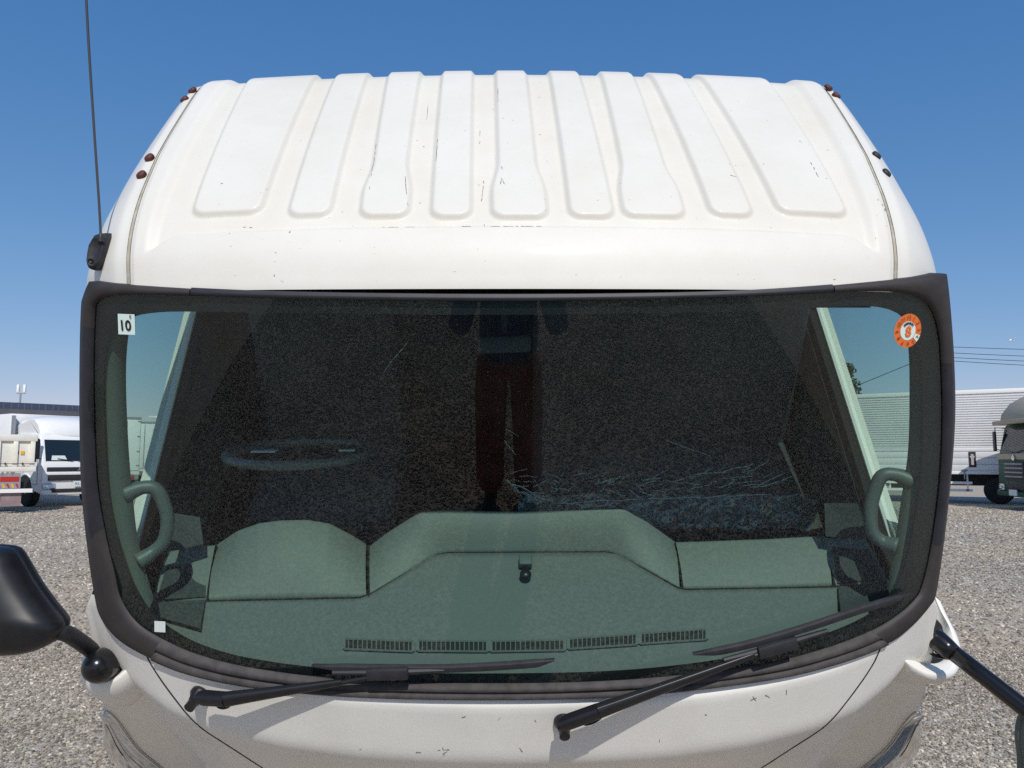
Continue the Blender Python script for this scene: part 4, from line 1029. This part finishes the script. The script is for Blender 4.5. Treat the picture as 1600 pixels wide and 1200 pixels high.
for x0, x1 in ((X0, -2.2), (-2.17, X1)):
    for a, b in ((1.16, 1.37), (1.38, 1.60), (1.61, 1.83)): bpart(G().bb(x0, x1, -.012, .03, a, b), 'gate_panel', M['alu'], tr, bevel=.008)
bpart(G().bb(X0, X1, -.03, .1, 1.03, 1.15), 'bottom_rail', M['white2'], tr, bevel=.01)
lk = bpart(G().bb(-1.62, -1.40, -.03, -.008, 1.28, 1.82), 'latch_recess', M['blackmatt'], tr)
bpart(G().bb(-1.55, -1.47, -.06, -.03, 1.36, 1.74).bb(-1.58, -1.44, -.05, -.03, 1.62, 1.68), 'latch_handle', M['chrome'], lk)
bpart(G().bb(-1.80, -1.76, -.06, -.03, .85, 1.2).bb(-1.86, -1.70, -.05, -.03, 1.12, 1.2), 'lock_bar', M['mastgrey'], tr)
bpart(G().bb(X0, X1, .5, 1.9, .62, 1.02), 'underframe', M['chassis'], tr)
for x in (-6.6, .9):
    pass
for x in (-.75, 2.2):
    ty, ri = wheel_geo((x, .22, .47), .47, .30, (0, -1, 0)); w_ = bpart(ty, 'wheel', M['tyre'], tr, smooth=True); bpart(ri, 'rim', M['wheel'], w_, smooth=True)
    for k in range(8):
        a = k * math.pi / 4; bpart(G().lathe((x + .12 * math.cos(a), .22 - .10, .47 + .12 * math.sin(a)), (0, -1, 0), [(.014, 0), (.014, .03)], 6), 'wheel_nut', M['mastgrey'], w_)
for x in (-6.2, -5.1):
    ty, ri = wheel_geo((x, .22, .47), .47, .30, (0, -1, 0)); w_ = bpart(ty, 'wheel', M['tyre'], tr, smooth=True); bpart(ri, 'rim', M['wheel'], w_, smooth=True)
for z in (.42, .68): bpart(G().bb(-4.4, -1.55, .0, .05, z, z + .09), 'side_guard', M['white2'], tr)
for x in (-4.2, -3.0, -1.72): bpart(G().bb(x, x + .05, .05, .12, .42, 1.03), 'guard_post', M['white2'], tr)
bpart(G().bb(-1.75, -1.66, -.01, -.0, .44, .5), 'reflector', M['red'], tr)
bpart(G().bb(-4.2, -3.4, .3, .9, .45, .95), 'toolbox', M['chassis'], tr, bevel=.02)
# --- a generic forward-control cab, front at y=0 facing -y, x from -w to w
def cab_truck(root, w, paint, low, roofm, h0=.42, bodyh=1.55, top=2.55, defl=3.15, dark_lower=False, glassm=None):
    prof_ = [(0, h0), (-.02, .9), (.0, bodyh - .12), (.04, bodyh), (.24, top - .18), (.32, top - .05), (.55, top), (2.0, top + .02), (2.0, h0 + .25), (1.5, h0 + .25)]
    body = G().prism([Vector((-w, y, z)) for y, z in prof_], (2 * w, 0, 0)); b_ = bpart(body, 'cab_body', paint, root, bevel=.05, seg=3)
    def fpt(x, z, off=.012):
        y = interp(z, [(h0, 0), (.9, -.02), (bodyh - .12, 0), (bodyh, .04), (top - .18, .24), (top - .05, .32)]); return Vector((x, y - off, z))
    ww = w * .90
    g = G().grid([[fpt(x, z) for x in (-ww, -ww * .5, 0, ww * .5, ww)] for z in (bodyh + .04, (bodyh + top) / 2, top - .2)]); g.grid([[fpt(-ww, z, .0) for z in (bodyh, top - .2)], [fpt(-ww, z, .012) for z in (bodyh, top - .2)]])
    ws_ = bpart(g, 'windscreen', glassm or M['darkglass'], root, smooth=True)
    for sg in (-1, 1):
        bpart(G().prism([Vector((sg * (w + .004), .42, bodyh + .02)), Vector((sg * (w + .004), 1.25, bodyh + .02)), Vector((sg * (w + .004), 1.25, top - .22)), Vector((sg * (w + .004), .58, top - .22))], (sg * .008, 0, 0)), 'side_window', glassm or M['darkglass'], root)
        dr = bpart(G().tube([(sg * (w + .003), .3, .75), (sg * (w + .003), .34, bodyh), (sg * (w + .003), .5, top - .14), (sg * (w + .003), 1.32, top - .14), (sg * (w + .003), 1.34, .75), (sg * (w + .003), .3, .75)], .007, 5), 'door_gap', M['groove'], root)
        bpart(G().bb(sg * w, sg * (w + .03), 1.12, 1.28, 1.35, 1.4), 'door_handle', M['blackmatt'], root)
        bpart(G().bb(sg * (w + .1), sg * (w + .28), -.02, .05, bodyh + .1, bodyh + .75), 'mirror', M['black'], root, bevel=.03)
        bpart(G().tube([(sg * w, .3, top - .2), (sg * (w + .2), .05, top - .15), (sg * (w + .2), .02, bodyh + .2), (sg * w, .15, bodyh + .1)], .016, 6), 'mirror_arm', M['black'], root)
        hl_ = bpart(G().bb(sg * (w - .42), sg * (w - .04), -.045, .0, .58, .78), 'headlamp', M['lampglass'], root, bevel=.03)
        bpart(G().lathe((sg * (w - .17), -.03, .68), (0, -1, 0), [(.07, 0), (.06, .02), (.03, .022)], 14), 'lamp_bulb', M['chrome'], hl_, smooth=True)
        ty, ri = wheel_geo((sg * (w - .16), 1.15, .47), .47, .28, (sg, 0, 0)); w_ = bpart(ty, 'wheel', M['tyre'], root, smooth=True); bpart(ri, 'rim', M['wheel'], w_, smooth=True)
        arch = [(1.15 + .60 * math.cos(a), .47 + .60 * math.sin(a)) for a in [math.pi * k / 12 for k in range(13)]]
        bpart(G().tube([(sg * (w + .002), y, z) for y, z in arch], .03, 6), 'wheel_arch', paint, root)
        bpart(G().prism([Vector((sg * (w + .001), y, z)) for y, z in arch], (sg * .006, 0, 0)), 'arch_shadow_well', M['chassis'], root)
        bpart(G().tube([fpt(sg * ww * .08 - .1, bodyh + .05, .04), fpt(sg * ww * .55 - .1, bodyh + .12, .04)], .012, 5), 'wiper', M['black'], root)
    bpart(G().bb(-w, w, -.10, .06, h0 - .02, .56), 'bumper', low, root, bevel=.04)
    return fpt
# --- dark green truck at the right edge
gt = empty('green_truck', (15.62, 24.0, 0), R(-100), 'dark green truck with cream roof fairing, in front of the silver box truck', 'truck')
fpt = cab_truck(gt, 1.2, M['green'], M['green'], M['cream'], top=2.75, bodyh=1.72)
bpart(G().bb(-1.205, 1.205, -.02, .03, 1.55, 1.74), 'cream_band', M['cream'], gt, bevel=.015)
bpart(G().prism([Vector((-1.18, y, z)) for y, z in ((.10, 2.74), (.16, 3.0), (.42, 3.35), (.9, 3.62), (1.9, 3.66), (1.95, 2.76))], (2.36, 0, 0)), 'roof_fairing', M['cream'], gt, bevel=.04, seg=2)
bpart(G().bb(-1.15, 1.15, -.14, .16, 2.66, 2.78), 'sun_visor', M['cream'], gt, bevel=.03)
gr = bpart(G().bb(-.62, .62, -.05, .0, .95, 1.48), 'grille', M['blackmatt'], gt, bevel=.02)
for z in (1.0, 1.13, 1.26, 1.39): bpart(G().bb(-.58, .58, -.08, -.05, z, z + .045), 'grille_bar', M['mastgrey'], gr)
bpart(G().bb(-.62, .62, -.05, 0, .62, .88), 'lower_grille', M['blackmatt'], gt, bevel=.02)
bpart(G().lathe((0, -.04, 1.60), (0, -1, 0), [(.09, 0), (.09, .02), (.07, .03)], 20).bb(-.015, .015, -.08, -.06, 1.54, 1.66), 'badge', M['chrome'], gt)
bpart(G().bb(-.25, .25, -.13, -.10, .44, .62), 'number_plate', M['whiteprint'], gt)
bpart(G().bb(-1.2, 1.2, 2.3, 8.5, 1.1, 3.5), 'cargo_box', M['white2'], gt, bevel=.03)
bpart(G().bb(-.45, .45, 1.5, 8.3, .6, 1.0), 'chassis_frame', M['chassis'], gt)
# --- white truck with roof deflector on the left
wt = empty('white_truck', (-14.53, 25.93, 0), R(55), 'white truck with rounded roof wind deflector and dark grille, behind the cream dump truck', 'truck')
fpt = cab_truck(wt, 1.13, M['white2'], M['white2'], M['white2'], top=2.40, bodyh=1.46)
rows = []
for y, z in ((.30, 2.36), (.34, 2.55), (.50, 2.78), (.80, 2.96), (1.3, 3.06), (2.1, 3.08)):
    hw_ = 1.04; rows.append([Vector((hw_ * math.sin(a) * (1 if True else 1), y + .22 * (1 - math.cos(a)) * (1 if y < 1 else .2), z - (.10 + .25 * max(0, y - .8)) * (1 - math.cos(a)))) for a in [(-1.45 + 2.9 * k / 16) for k in range(17)]])
rows = [[Vector((p.x, p.y, 2.34)) for p in rows[0]]] + rows
g = G().grid(rows)
sidev = [r[0] for r in rows] ; g.add(sidev + [Vector((sidev[0].x, 2.1, 2.36))], [tuple(range(len(sidev) + 1))]); sidev = [r[-1] for r in rows]; g.add(sidev + [Vector((sidev[0].x, 2.1, 2.36))], [tuple(range(len(sidev) + 1))])
df = bpart(g, 'roof_deflector', M['white2'], wt, smooth=True)
bpart(G().bb(-.5, .5, .50, .56, 2.52, 2.60), 'deflector_vent', M['mastgrey'], df)
bpart(G().bb(-1.0, 1.0, -.06, .0, 1.16, 1.30), 'grille', M['blackmatt'], wt, bevel=.02)
bpart(G().bb(-.95, .95, -.07, .0, .86, 1.04), 'lower_grille', M['blackmatt'], wt, bevel=.02)
bpart(G().bb(-.85, .85, -.125, -.06, .48, .60), 'air_intake', M['blackmatt'], wt, bevel=.01)
bpart(G().bb(-1.0, 1.0, -.085, 0, 1.05, 1.15), 'chrome_strip', M['white2'], wt, bevel=.01)
bd = G()
for k in range(3):
    a = R(90 + 120 * k); bd.prism([Vector((.0, -.075, 1.22)), Vector((.035 * math.cos(a + .5), -.075, 1.22 + .035 * math.sin(a + .5))), Vector((.075 * math.cos(a), -.075, 1.22 + .075 * math.sin(a))), Vector((.035 * math.cos(a - .5), -.075, 1.22 + .035 * math.sin(a - .5)))], (0, -.01, 0))
bpart(bd, 'badge', M['chrome'], wt)
np_ = bpart(G().bb(-.20, .20, -.14, -.12, .66, .84), 'number_plate', M['whiteprint'], wt)
add_text('93-24', .13, Vector((1, 0, 0)), Vector((0, 0, 1)), (0, -.143, .74), M['ink'], np_)
bpart(G().add([fpt(-.85, 1.53, .02), fpt(-.35, 1.53, .02), fpt(-.42, 1.68, .02), fpt(-.82, 1.68, .02)], [(0, 1, 2, 3)]), 'dashboard_paper', M['whiteprint'], wt)
for k in range(6): bpart(G().add([fpt(.52, 1.78 + k * .08, .016), fpt(.86, 1.78 + k * .08, .016), fpt(.84, 1.82 + k * .08, .016), fpt(.54, 1.82 + k * .08, .016)], [(0, 1, 2, 3)]), 'blind_slat', M['whiteprint'], wt)
bpart(G().bb(-1.2, 1.2, 2.35, 9.5, 1.05, 3.12), 'cargo_box', M['white2'], wt, bevel=.03)
bpart(G().bb(-1.17, -1.1, 2.18, 2.36, 1.2, 3.05), 'box_edge', M['mastgrey'], wt)
bpart(G().bb(-.45, .45, 1.5, 9.3, .55, 1.0), 'chassis_frame', M['chassis'], wt)
# --- dump truck, only its tail in view
dt = empty('dump_truck', (-13.95, 22.6, 0), R(36), 'cream dump truck with ribbed tipping body and red tail plate at the left edge', 'truck')
bpart(G().bb(-5.4, 0, .03, 2.3, 1.22, 2.12), 'tipping_body', M['dumpcream'], dt, bevel=.02)
bpart(G().bb(-5.4, .04, -.05, .06, 2.08, 2.27), 'body_top_rail', M['dumpcream'], dt, bevel=.015)
bpart(G().bb(-5.4, .04, -.05, .06, 1.20, 1.34), 'body_bottom_rail', M['dumpcream'], dt, bevel=.015)
for x in [-.06 - .42 * k for k in range(13)]:
    bpart(G().bb(x - .07, x + .05, -.045, .03, 1.34, 2.08), 'body_rib', M['dumpcream'], dt, bevel=.01)
for x in [-.3 - .42 * k for k in range(12)]: bpart(G().bb(x - .02, x + .02, -.06, .0, 1.40, 1.46), 'body_hook', M['chassis'], dt)
bpart(G().bb(-5.4, 0, -.07, -.055, 1.425, 1.44), 'side_rod', M['rust'], dt)
dc = bpart(G().bb(-.36, -.27, -.004, .026, 1.70, 1.80), 'warning_label', M['yellow'], dt); bpart(G().bb(-.50, -.41, -.004, .026, 1.70, 1.80), 'warning_label', M['ink'], dt)
for k in range(5): bpart(G().bb(-.55 - k * .12, -.50 - k * .12, .0, .1, 1.07, 1.2), 'hinge_lug', M['dumpcream'], dt)
bpart(G().bb(-5.4, -.2, .6, 1.7, .55, .9), 'chassis_frame', M['chassis'], dt)
rp = bpart(G().bb(-.86, -.32, .0, .03, .72, 1.16), 'tail_plate', M['mastgrey'], dt)
bpart(G().bb(-.82, -.36, -.012, .0, .92, 1.06), 'red_lamp', M['red'], rp)
for k in range(5):
    x = -.84 + k * .11; bpart(G().prism([Vector((x, -.01, .74)), Vector((x + .05, -.01, .74)), Vector((x, -.01, .86)), Vector((x - .05 if k else x - .0, -.01, .86))], (0, .01, 0)), 'stripe', M['yellow'] if k % 2 else M['red'], rp)
bpart(G().bb(-5.2, -.02, -.05, .05, .60, .71), 'side_guard', M['white2'], dt)
bpart(G().bb(-.78, -.28, .05, .08, .22, .60), 'mud_flap', M['mud'], dt)
for x in (-1.55, -2.9):
    ty, ri = wheel_geo((x, .30, .5), .5, .4, (0, -1, 0)); w_ = bpart(ty, 'wheel', M['tyre'], dt, smooth=True); bpart(ri, 'rim', M['wheel'], w_, smooth=True)
# --- three box trucks seen through the left of the windscreen, tails towards the right
labs = ['nearest and tallest of three white box truck tails seen through the windscreen', 'middle one of three white box truck tails seen through the windscreen', 'farthest of three white box truck tails seen through the windscreen']
for k, (px_, D_, hz) in enumerate([(221, 36, 3.50), (244, 46, 3.77), (263, 56, 4.1)]):
    th_ = R(30); base = Vector(((px_ - 800) / F * D_, D_, 0)) - Vector((math.cos(th_), math.sin(th_), 0)) * 2.35; q = empty('parked_box_truck', base, th_, labs[k], 'truck', 'box trucks parked with their tails towards the yard')
    # local: x along the tail (away from the camera), y into the body (to the left)
    bpart(G().bb(0, 2.35, 0, 6.5, .85, hz), 'box_body', M['white2'], q, bevel=.02)
    for a, b in ((.03, 1.16), (1.19, 2.32)):
        d_ = bpart(G().bb(a, b, -.04, 0, 1.05, hz - .1), 'rear_door', M['white2'], q, bevel=.01)
        for z in (1.25, 1.9, 2.6, 3.3): bpart(G().bb(a - .02 if a < 1 else b - .12, a + .12 if a < 1 else b + .02, -.06, -.04, z, z + .05), 'hinge', M['mastgrey'], d_)
        bpart(G().tube([((a + b) / 2, -.06, 1.1), ((a + b) / 2, -.06, hz - .15)], .018, 6), 'lock_rod', M['mastgrey'], d_)
    bpart(G().bb(0, 2.35, -.05, 0, hz - .08, hz + .02), 'header_bar', M['mastgrey'], q)
    bpart(G().bb(.05, 2.3, -.05, .05, .62, .82), 'rear_bumper', M['mastgrey'], q, bevel=.01)
    for a in (.2, 1.65): bpart(G().bb(a, a + .5, -.08, -.05, .66, .80), 'tail_lamp', M['red'], q)
    for yy in (1.2, 5.2):
        for xx in (.25, 2.1):
            ty, ri = wheel_geo((xx, yy, .47), .47, .3, (1 if xx > 1 else -1, 0, 0)); w_ = bpart(ty, 'wheel', M['tyre'], q, smooth=True); bpart(ri, 'rim', M['wheel'], w_, smooth=True)
# --- long dark shed with bird spikes
sh = empty('long_shed', (-30, 36, 0), math.atan2(14, 13.5), 'long low building with dark sheet roof and bird spikes behind the white truck', 'building')
bpart(G().bb(-14, 10.4, 0, 12, 0, 3.9), 'wall', M['shedwall'], sh)
bpart(G().prism([Vector((-14.3, -.3, 3.9)), Vector((-14.3, 6, 4.9)), Vector((-14.3, 12.3, 3.9))], (25, 0, 0)), 'roof', M['shed'], sh)
bpart(G().bb(-14.3, 10.7, -.42, -.3, 3.85, 4.15), 'gutter', M['shedwall'], sh)
sp_ = G()
for k in range(76): x = -14 + k * .32; sp_.tube([(x, -.25, 4.1), (x + random.uniform(-.05, .05), -.3, 4.45)], .012, 3)
bpart(sp_, 'bird_spikes', M['mastgrey'], sh, kind='stuff')
for k in range(6): bpart(G().bb(-12 + k * 4, -10.2 + k * 4, -.03, .0, 1.5, 2.9), 'window', M['darkglass'], sh, bevel=.01)
# --- mast with antennas
ms = empty('antenna_mast', (-50.0, 78, 0), 0, 'slender mast with white panel antennas rising above the long dark roof', 'mast')
bpart(G().tube([(0, 0, 0), (0, 0, 8.3)], .09, 8), 'pole', M['mastgrey'], ms); bpart(G().tube([(-.4, 0, 0), (-.3, 0, 7.2)], .05, 6), 'cable_riser', M['mastgrey'], ms)
for k in range(14): bpart(G().tube([(-.35, 0, .8 + k * .5), (0, 0, .8 + k * .5)], .03, 4), 'rung', M['mastgrey'], ms)
for x in (-.28, .38): bpart(G().bb(x - .12, x + .12, -.1, .1, 8.35, 9.15), 'panel_antenna', M['white2'], ms, bevel=.03)
bpart(G().bb(-.4, .5, -.05, .05, 8.2, 8.28), 'cross_arm', M['mastgrey'], ms)
# --- light pole behind the box trucks
lp = empty('street_lamp', (-32.3, 70, 0), 0, 'small street lamp standing far behind the row of three box trucks', 'lamp')
bpart(G().tube([(0, 0, 0), (0, 0, 5.3)], .07, 8), 'pole', M['mastgrey'], lp); bpart(G().bb(-.7, .7, -.2, .2, 5.3, 5.5), 'lamp_head', M['white2'], lp, bevel=.05)
# --- brown roofed house and tree behind the silver box truck
hs = empty('house', (21.3, 46, 0), R(-6), 'low house with brown roof showing above the silver box truck', 'house')
bpart(G().bb(-3, 1.6, 0, 6, 0, 4.6), 'wall', M['shedwall'], hs)
rf_ = bpart(G().prism([Vector((-3.6, -.5, 4.6)), Vector((2.1, -.5, 4.6)), Vector((1.2, 3, 5.7)), Vector((-2.7, 3, 5.7))], (0, .12, 0)), 'roof', M['brown'], hs)
bpart(G().prism([Vector((-3.6, 6.5, 4.6)), Vector((2.1, 6.5, 4.6)), Vector((1.2, 3.14, 5.7)), Vector((-2.7, 3.14, 5.7))], (0, .12, 0)), 'roof', M['brown'], hs)
for k in range(3): bpart(G().bb(-2.4 + 1.3 * k, -1.6 + 1.3 * k, -.04, 0, 3.0, 4.1), 'window', M['darkglass'], hs)
te = empty('tree', (21.2, 52, 0), 0, 'bushy green tree rising behind the brown roofed house', 'tree')
bpart(G().tube(catmull([(0, 0, 0), (.1, 0, 2), (-.1, .1, 4.2)], 4), .28, 10), 'trunk', M['bark'], te, smooth=True)
br = G()
for k in range(9):
    a = k * 2.4; br.tube([(0, 0, 2.6 + .2 * k), (1.4 * math.cos(a), 1.4 * math.sin(a), 4.4 + .25 * k)], [.1, .03], 6)
bpart(br, 'limbs', M['bark'], te)
lv = G(); rnd = random.Random(5)
cl_ = [(Vector((rnd.gauss(0, 1.1), rnd.gauss(0, 1.1), 5.2 + rnd.gauss(0, .9))), rnd.uniform(.5, .95)) for _ in range(34)]
for c0, r0 in cl_:
    for _ in range(170):
        d = Vector((rnd.gauss(0, 1), rnd.gauss(0, 1), rnd.gauss(0, 1))).normalized() * r0 * rnd.uniform(.55, 1.08); p = c0 + d
        a = Vector((rnd.gauss(0, 1), rnd.gauss(0, 1), rnd.gauss(0, .5))).normalized() * .13; b = a.cross(Vector((rnd.gauss(0, 1), rnd.gauss(0, 1), rnd.gauss(0, 1)))).normalized() * .09
        lv.add([p - a, p + b, p + a, p - b], [(0, 1, 2, 3)])
bpart(lv, 'crown', M['leaf'], te, kind='stuff')
# --- overhead cables and their poles
def upole(x, y, lab):
    q = empty('utility_pole', (x, y, 0), 0, lab, 'pole'); bpart(G().tube([(0, 0, 0), (0, 0, 11.2)], [.17, .11], 10), 'pole', M['mastgrey'], q)
    for z in (10.7, 9.9): bpart(G().bb(-.9, .9, -.06, .06, z, z + .12), 'cross_arm', M['mastgrey'], q)
    return q
upole(40.9, 75.2, 'concrete utility pole mostly hidden behind the right windscreen pillar'); upole(75.0, 62, 'concrete utility pole beyond the right edge carrying the overhead cables')
cl_lab = ['highest of the four overhead cables at the right', 'second highest of the four overhead cables at the right', 'third highest of the four overhead cables at the right', 'lowest of the four overhead cables at the right']
for k, (ya, yb) in enumerate([(541, 545), (550, 556), (557, 564), (562, 571)]):
    A = atY(1455, ya, 75); Bq = atY(1800, yb + (yb - ya) * .8, 70); mid = A.lerp(Bq, .5) - Vector((0, 0, .12))
    o = G().tube(catmull([A, mid, Bq], 10), .028, 5).build('overhead_cable', M['cable']); tag(o, 'thin black cable, ' + cl_lab[k] + ' of the sky', 'cable', 'overhead cables at the right')
o = G().tube(catmull([atY(1300, 618, 68), atY(1345, 600, 66), atY(1440, 561, 64), atY(1480, 543, 62)], 6), .03, 5).build('overhead_cable', M['cable']); tag(o, 'single thin cable rising to the right above the brown house roof', 'cable')
# --- a small bird
bd_ = G().tube([(-.16, 0, 0), (-.05, 0, .02), (.1, 0, .01), (.2, 0, 0)], [.02, .06, .05, .015], 8); bd_.prism([(0, .05, .03), (.1, .05, .02), (.02, .4, .12)], (0, 0, .012)); bd_.prism([(0, -.05, .03), (.1, -.05, .02), (.02, -.4, .12)], (0, 0, .012))
o = bd_.build('bird', M['white2'], smooth=True); o.location = atY(1580, 532, 45); tag(o, 'tiny pale bird flying in the sky at the right', 'bird')

# ================================================================== THE PHOTOGRAPHER (seen only in the reflection on the windscreen)
def skinmesh(name, nodes, edges, m, parent, sub=2):
    me = bpy.data.meshes.new(name); me.from_pydata([n[0] for n in nodes], edges, []); o = bpy.data.objects.new(name, me); col.objects.link(o)
    o.modifiers.new('s', 'SKIN'); sl = me.skin_vertices[0].data if me.skin_vertices else None
    if sl is None:
        bpy.context.view_layer.objects.active = o; sl = me.skin_vertices[0].data
    for i, n in enumerate(nodes): sl[i].radius = n[1] if isinstance(n[1], tuple) else (n[1], n[1]); sl[i].use_root = (i == 0)
    sb = o.modifiers.new('u', 'SUBSURF'); sb.levels = sub; sb.render_levels = sub
    me2 = bpy.data.meshes.new_from_object(o.evaluated_get(bpy.context.evaluated_depsgraph_get())); bpy.data.objects.remove(o)
    me2.materials.clear(); me2.materials.append(m)
    for p in me2.polygons: p.use_smooth = True
    o = bpy.data.objects.new(name, me2); col.objects.link(o); o.parent = parent; return o
pe = empty('person', (-.02, -.36, 0), 0, 'person in navy jacket and dark red trousers photographing the truck, reflected in the windscreen', 'person')
def ex(*a): return [tuple(p) for p in a]
N_ = [((0, 0, .98), (.155, .115)), ((0, .0, 1.12), (.14, .10)), ((0, -.005, 1.28), (.155, .11)), ((0, -.01, 1.40), (.13, .09)), ((0, 0, 1.47), (.06, .06)), ((0, .02, 1.54), .052), ((0, .035, 1.60), (.075, .09)), ((0, .03, 1.68), (.072, .09)), ((0, .02, 1.74), .045),
      ((-.10, 0, .90), .10), ((-.115, .02, .50), .062), ((-.12, -.01, .12), .043), ((.10, 0, .90), .10), ((.115, .03, .50), .062), ((.12, 0, .12), .043),
      ((-.19, 0, 1.39), .062), ((-.29, .10, 1.07), .045), ((-.18, .29, 1.46), .033), ((.19, 0, 1.39), .062), ((.29, .10, 1.07), .045), ((.18, .29, 1.46), .033)]
E_ = [(0, 1), (1, 2), (2, 3), (3, 4), (4, 5), (5, 6), (6, 7), (7, 8), (0, 9), (9, 10), (10, 11), (0, 12), (12, 13), (13, 14), (3, 15), (15, 16), (16, 17), (3, 18), (18, 19), (19, 20)]
skinmesh('body', N_, E_, M['skin'], pe)
skinmesh('jacket', [((0, 0, .79), (.205, .145)), ((0, 0, 1.1), (.20, .14)), ((0, -.005, 1.28), (.18, .13)), ((0, -.01, 1.40), (.15, .11)), ((0, 0, 1.465), (.085, .08)), ((-.20, 0, 1.39), .082), ((-.30, .10, 1.06), .072), ((-.21, .26, 1.43), .055), ((.20, 0, 1.39), .082), ((.30, .10, 1.06), .072), ((.21, .26, 1.43), .055)],
         [(0, 1), (1, 2), (2, 3), (3, 4), (3, 5), (5, 6), (6, 7), (3, 8), (8, 9), (9, 10)], M['jacket'], pe)
skinmesh('trousers', [((0, 0, .94), (.15, .12)), ((-.105, 0, .84), (.125, .12)), ((-.12, .025, .50), .105), ((-.13, 0, .05), .10), ((.105, 0, .84), (.125, .12)), ((.12, .035, .50), .105), ((.13, .01, .05), .10)], [(0, 1), (1, 2), (2, 3), (0, 4), (4, 5), (5, 6)], M['trousers'], pe)
for sg in (-1, 1): skinmesh('shoe', [((sg * .12, -.06, .05), .045), ((sg * .125, .03, .05), .048), ((sg * .135, .14, .04), .042), ((sg * .14, .20, .035), .03)], [(0, 1), (1, 2), (2, 3)], M['shoe'], pe)
hr = skinmesh('hair', [((0, .0, 1.66), (.085, .09)), ((0, .01, 1.73), (.08, .095)), ((0, .01, 1.77), (.05, .06))], [(0, 1), (1, 2)], M['hair'], pe)
G().lathe((0, .125, 1.615), (0, 1, -.3), [(.014, 0), (.012, .02), (.004, .028)], 10).build('nose', M['skin'], pe, smooth=True)
for sg in (-1, 1):
    G().lathe((sg * .03, .115, 1.645), (0, 1, 0), [(.011, 0), (.008, .006), (.003, .008)], 10).build('eye', M['ink'], pe, smooth=True)
    G().lathe((sg * .075, .03, 1.63), (sg, 0, 0), [(.02, 0), (.024, .008), (.012, .014)], 10).build('ear', M['skin'], pe, smooth=True)
G().box((0, .12, 1.575), (.045, .012, .008)).build('mouth', M['rust'], pe)
# hands: palm and five fingers each closing round the ends of the phone
for sg in (-1, 1):
    px_ = sg * .10 + .015; nodes = [((px_ + sg * .045, .315, 1.475), (.022, .016)), ((px_ + sg * .03, .355, 1.505), (.028, .018)), ((px_ + sg * .015, .375, 1.53), (.030, .016))]; edges = [(0, 1), (1, 2)]
    for k in range(4):
        z = 1.505 + .019 * k; ln = (.9, 1.0, .97, .8)[3 - k]; i0 = len(nodes)
        nodes += [((px_ + sg * .008, .392, z), .0085), ((px_ - sg * .014 * ln, .404, z + .002), .008), ((px_ - sg * .034 * ln, .407, z + .002), .007)]
        edges += [(2, i0), (i0, i0 + 1), (i0 + 1, i0 + 2)]
    i0 = len(nodes); nodes += [((px_ + sg * .004, .365, 1.50), .010), ((px_ - sg * .02, .368, 1.512), .009), ((px_ - sg * .038, .37, 1.522), .008)]; edges += [(1, i0), (i0, i0 + 1), (i0 + 1, i0 + 2)]
    skinmesh('hand', nodes, edges, M['skin'], pe)
ph = empty('phone', (-.045, -.020, 1.545), 0, 'black phone held up in both hands of the photographer, reflected in the windscreen', 'phone')
G().bb(-.08, .08, -.005, .003, -.038, .038).build('case', M['gloss_black'], ph, bevel=.003)
G().bb(.025, .07, .003, .006, -.03, .03).build('camera_bar', M['blackmatt'], ph, bevel=.001)
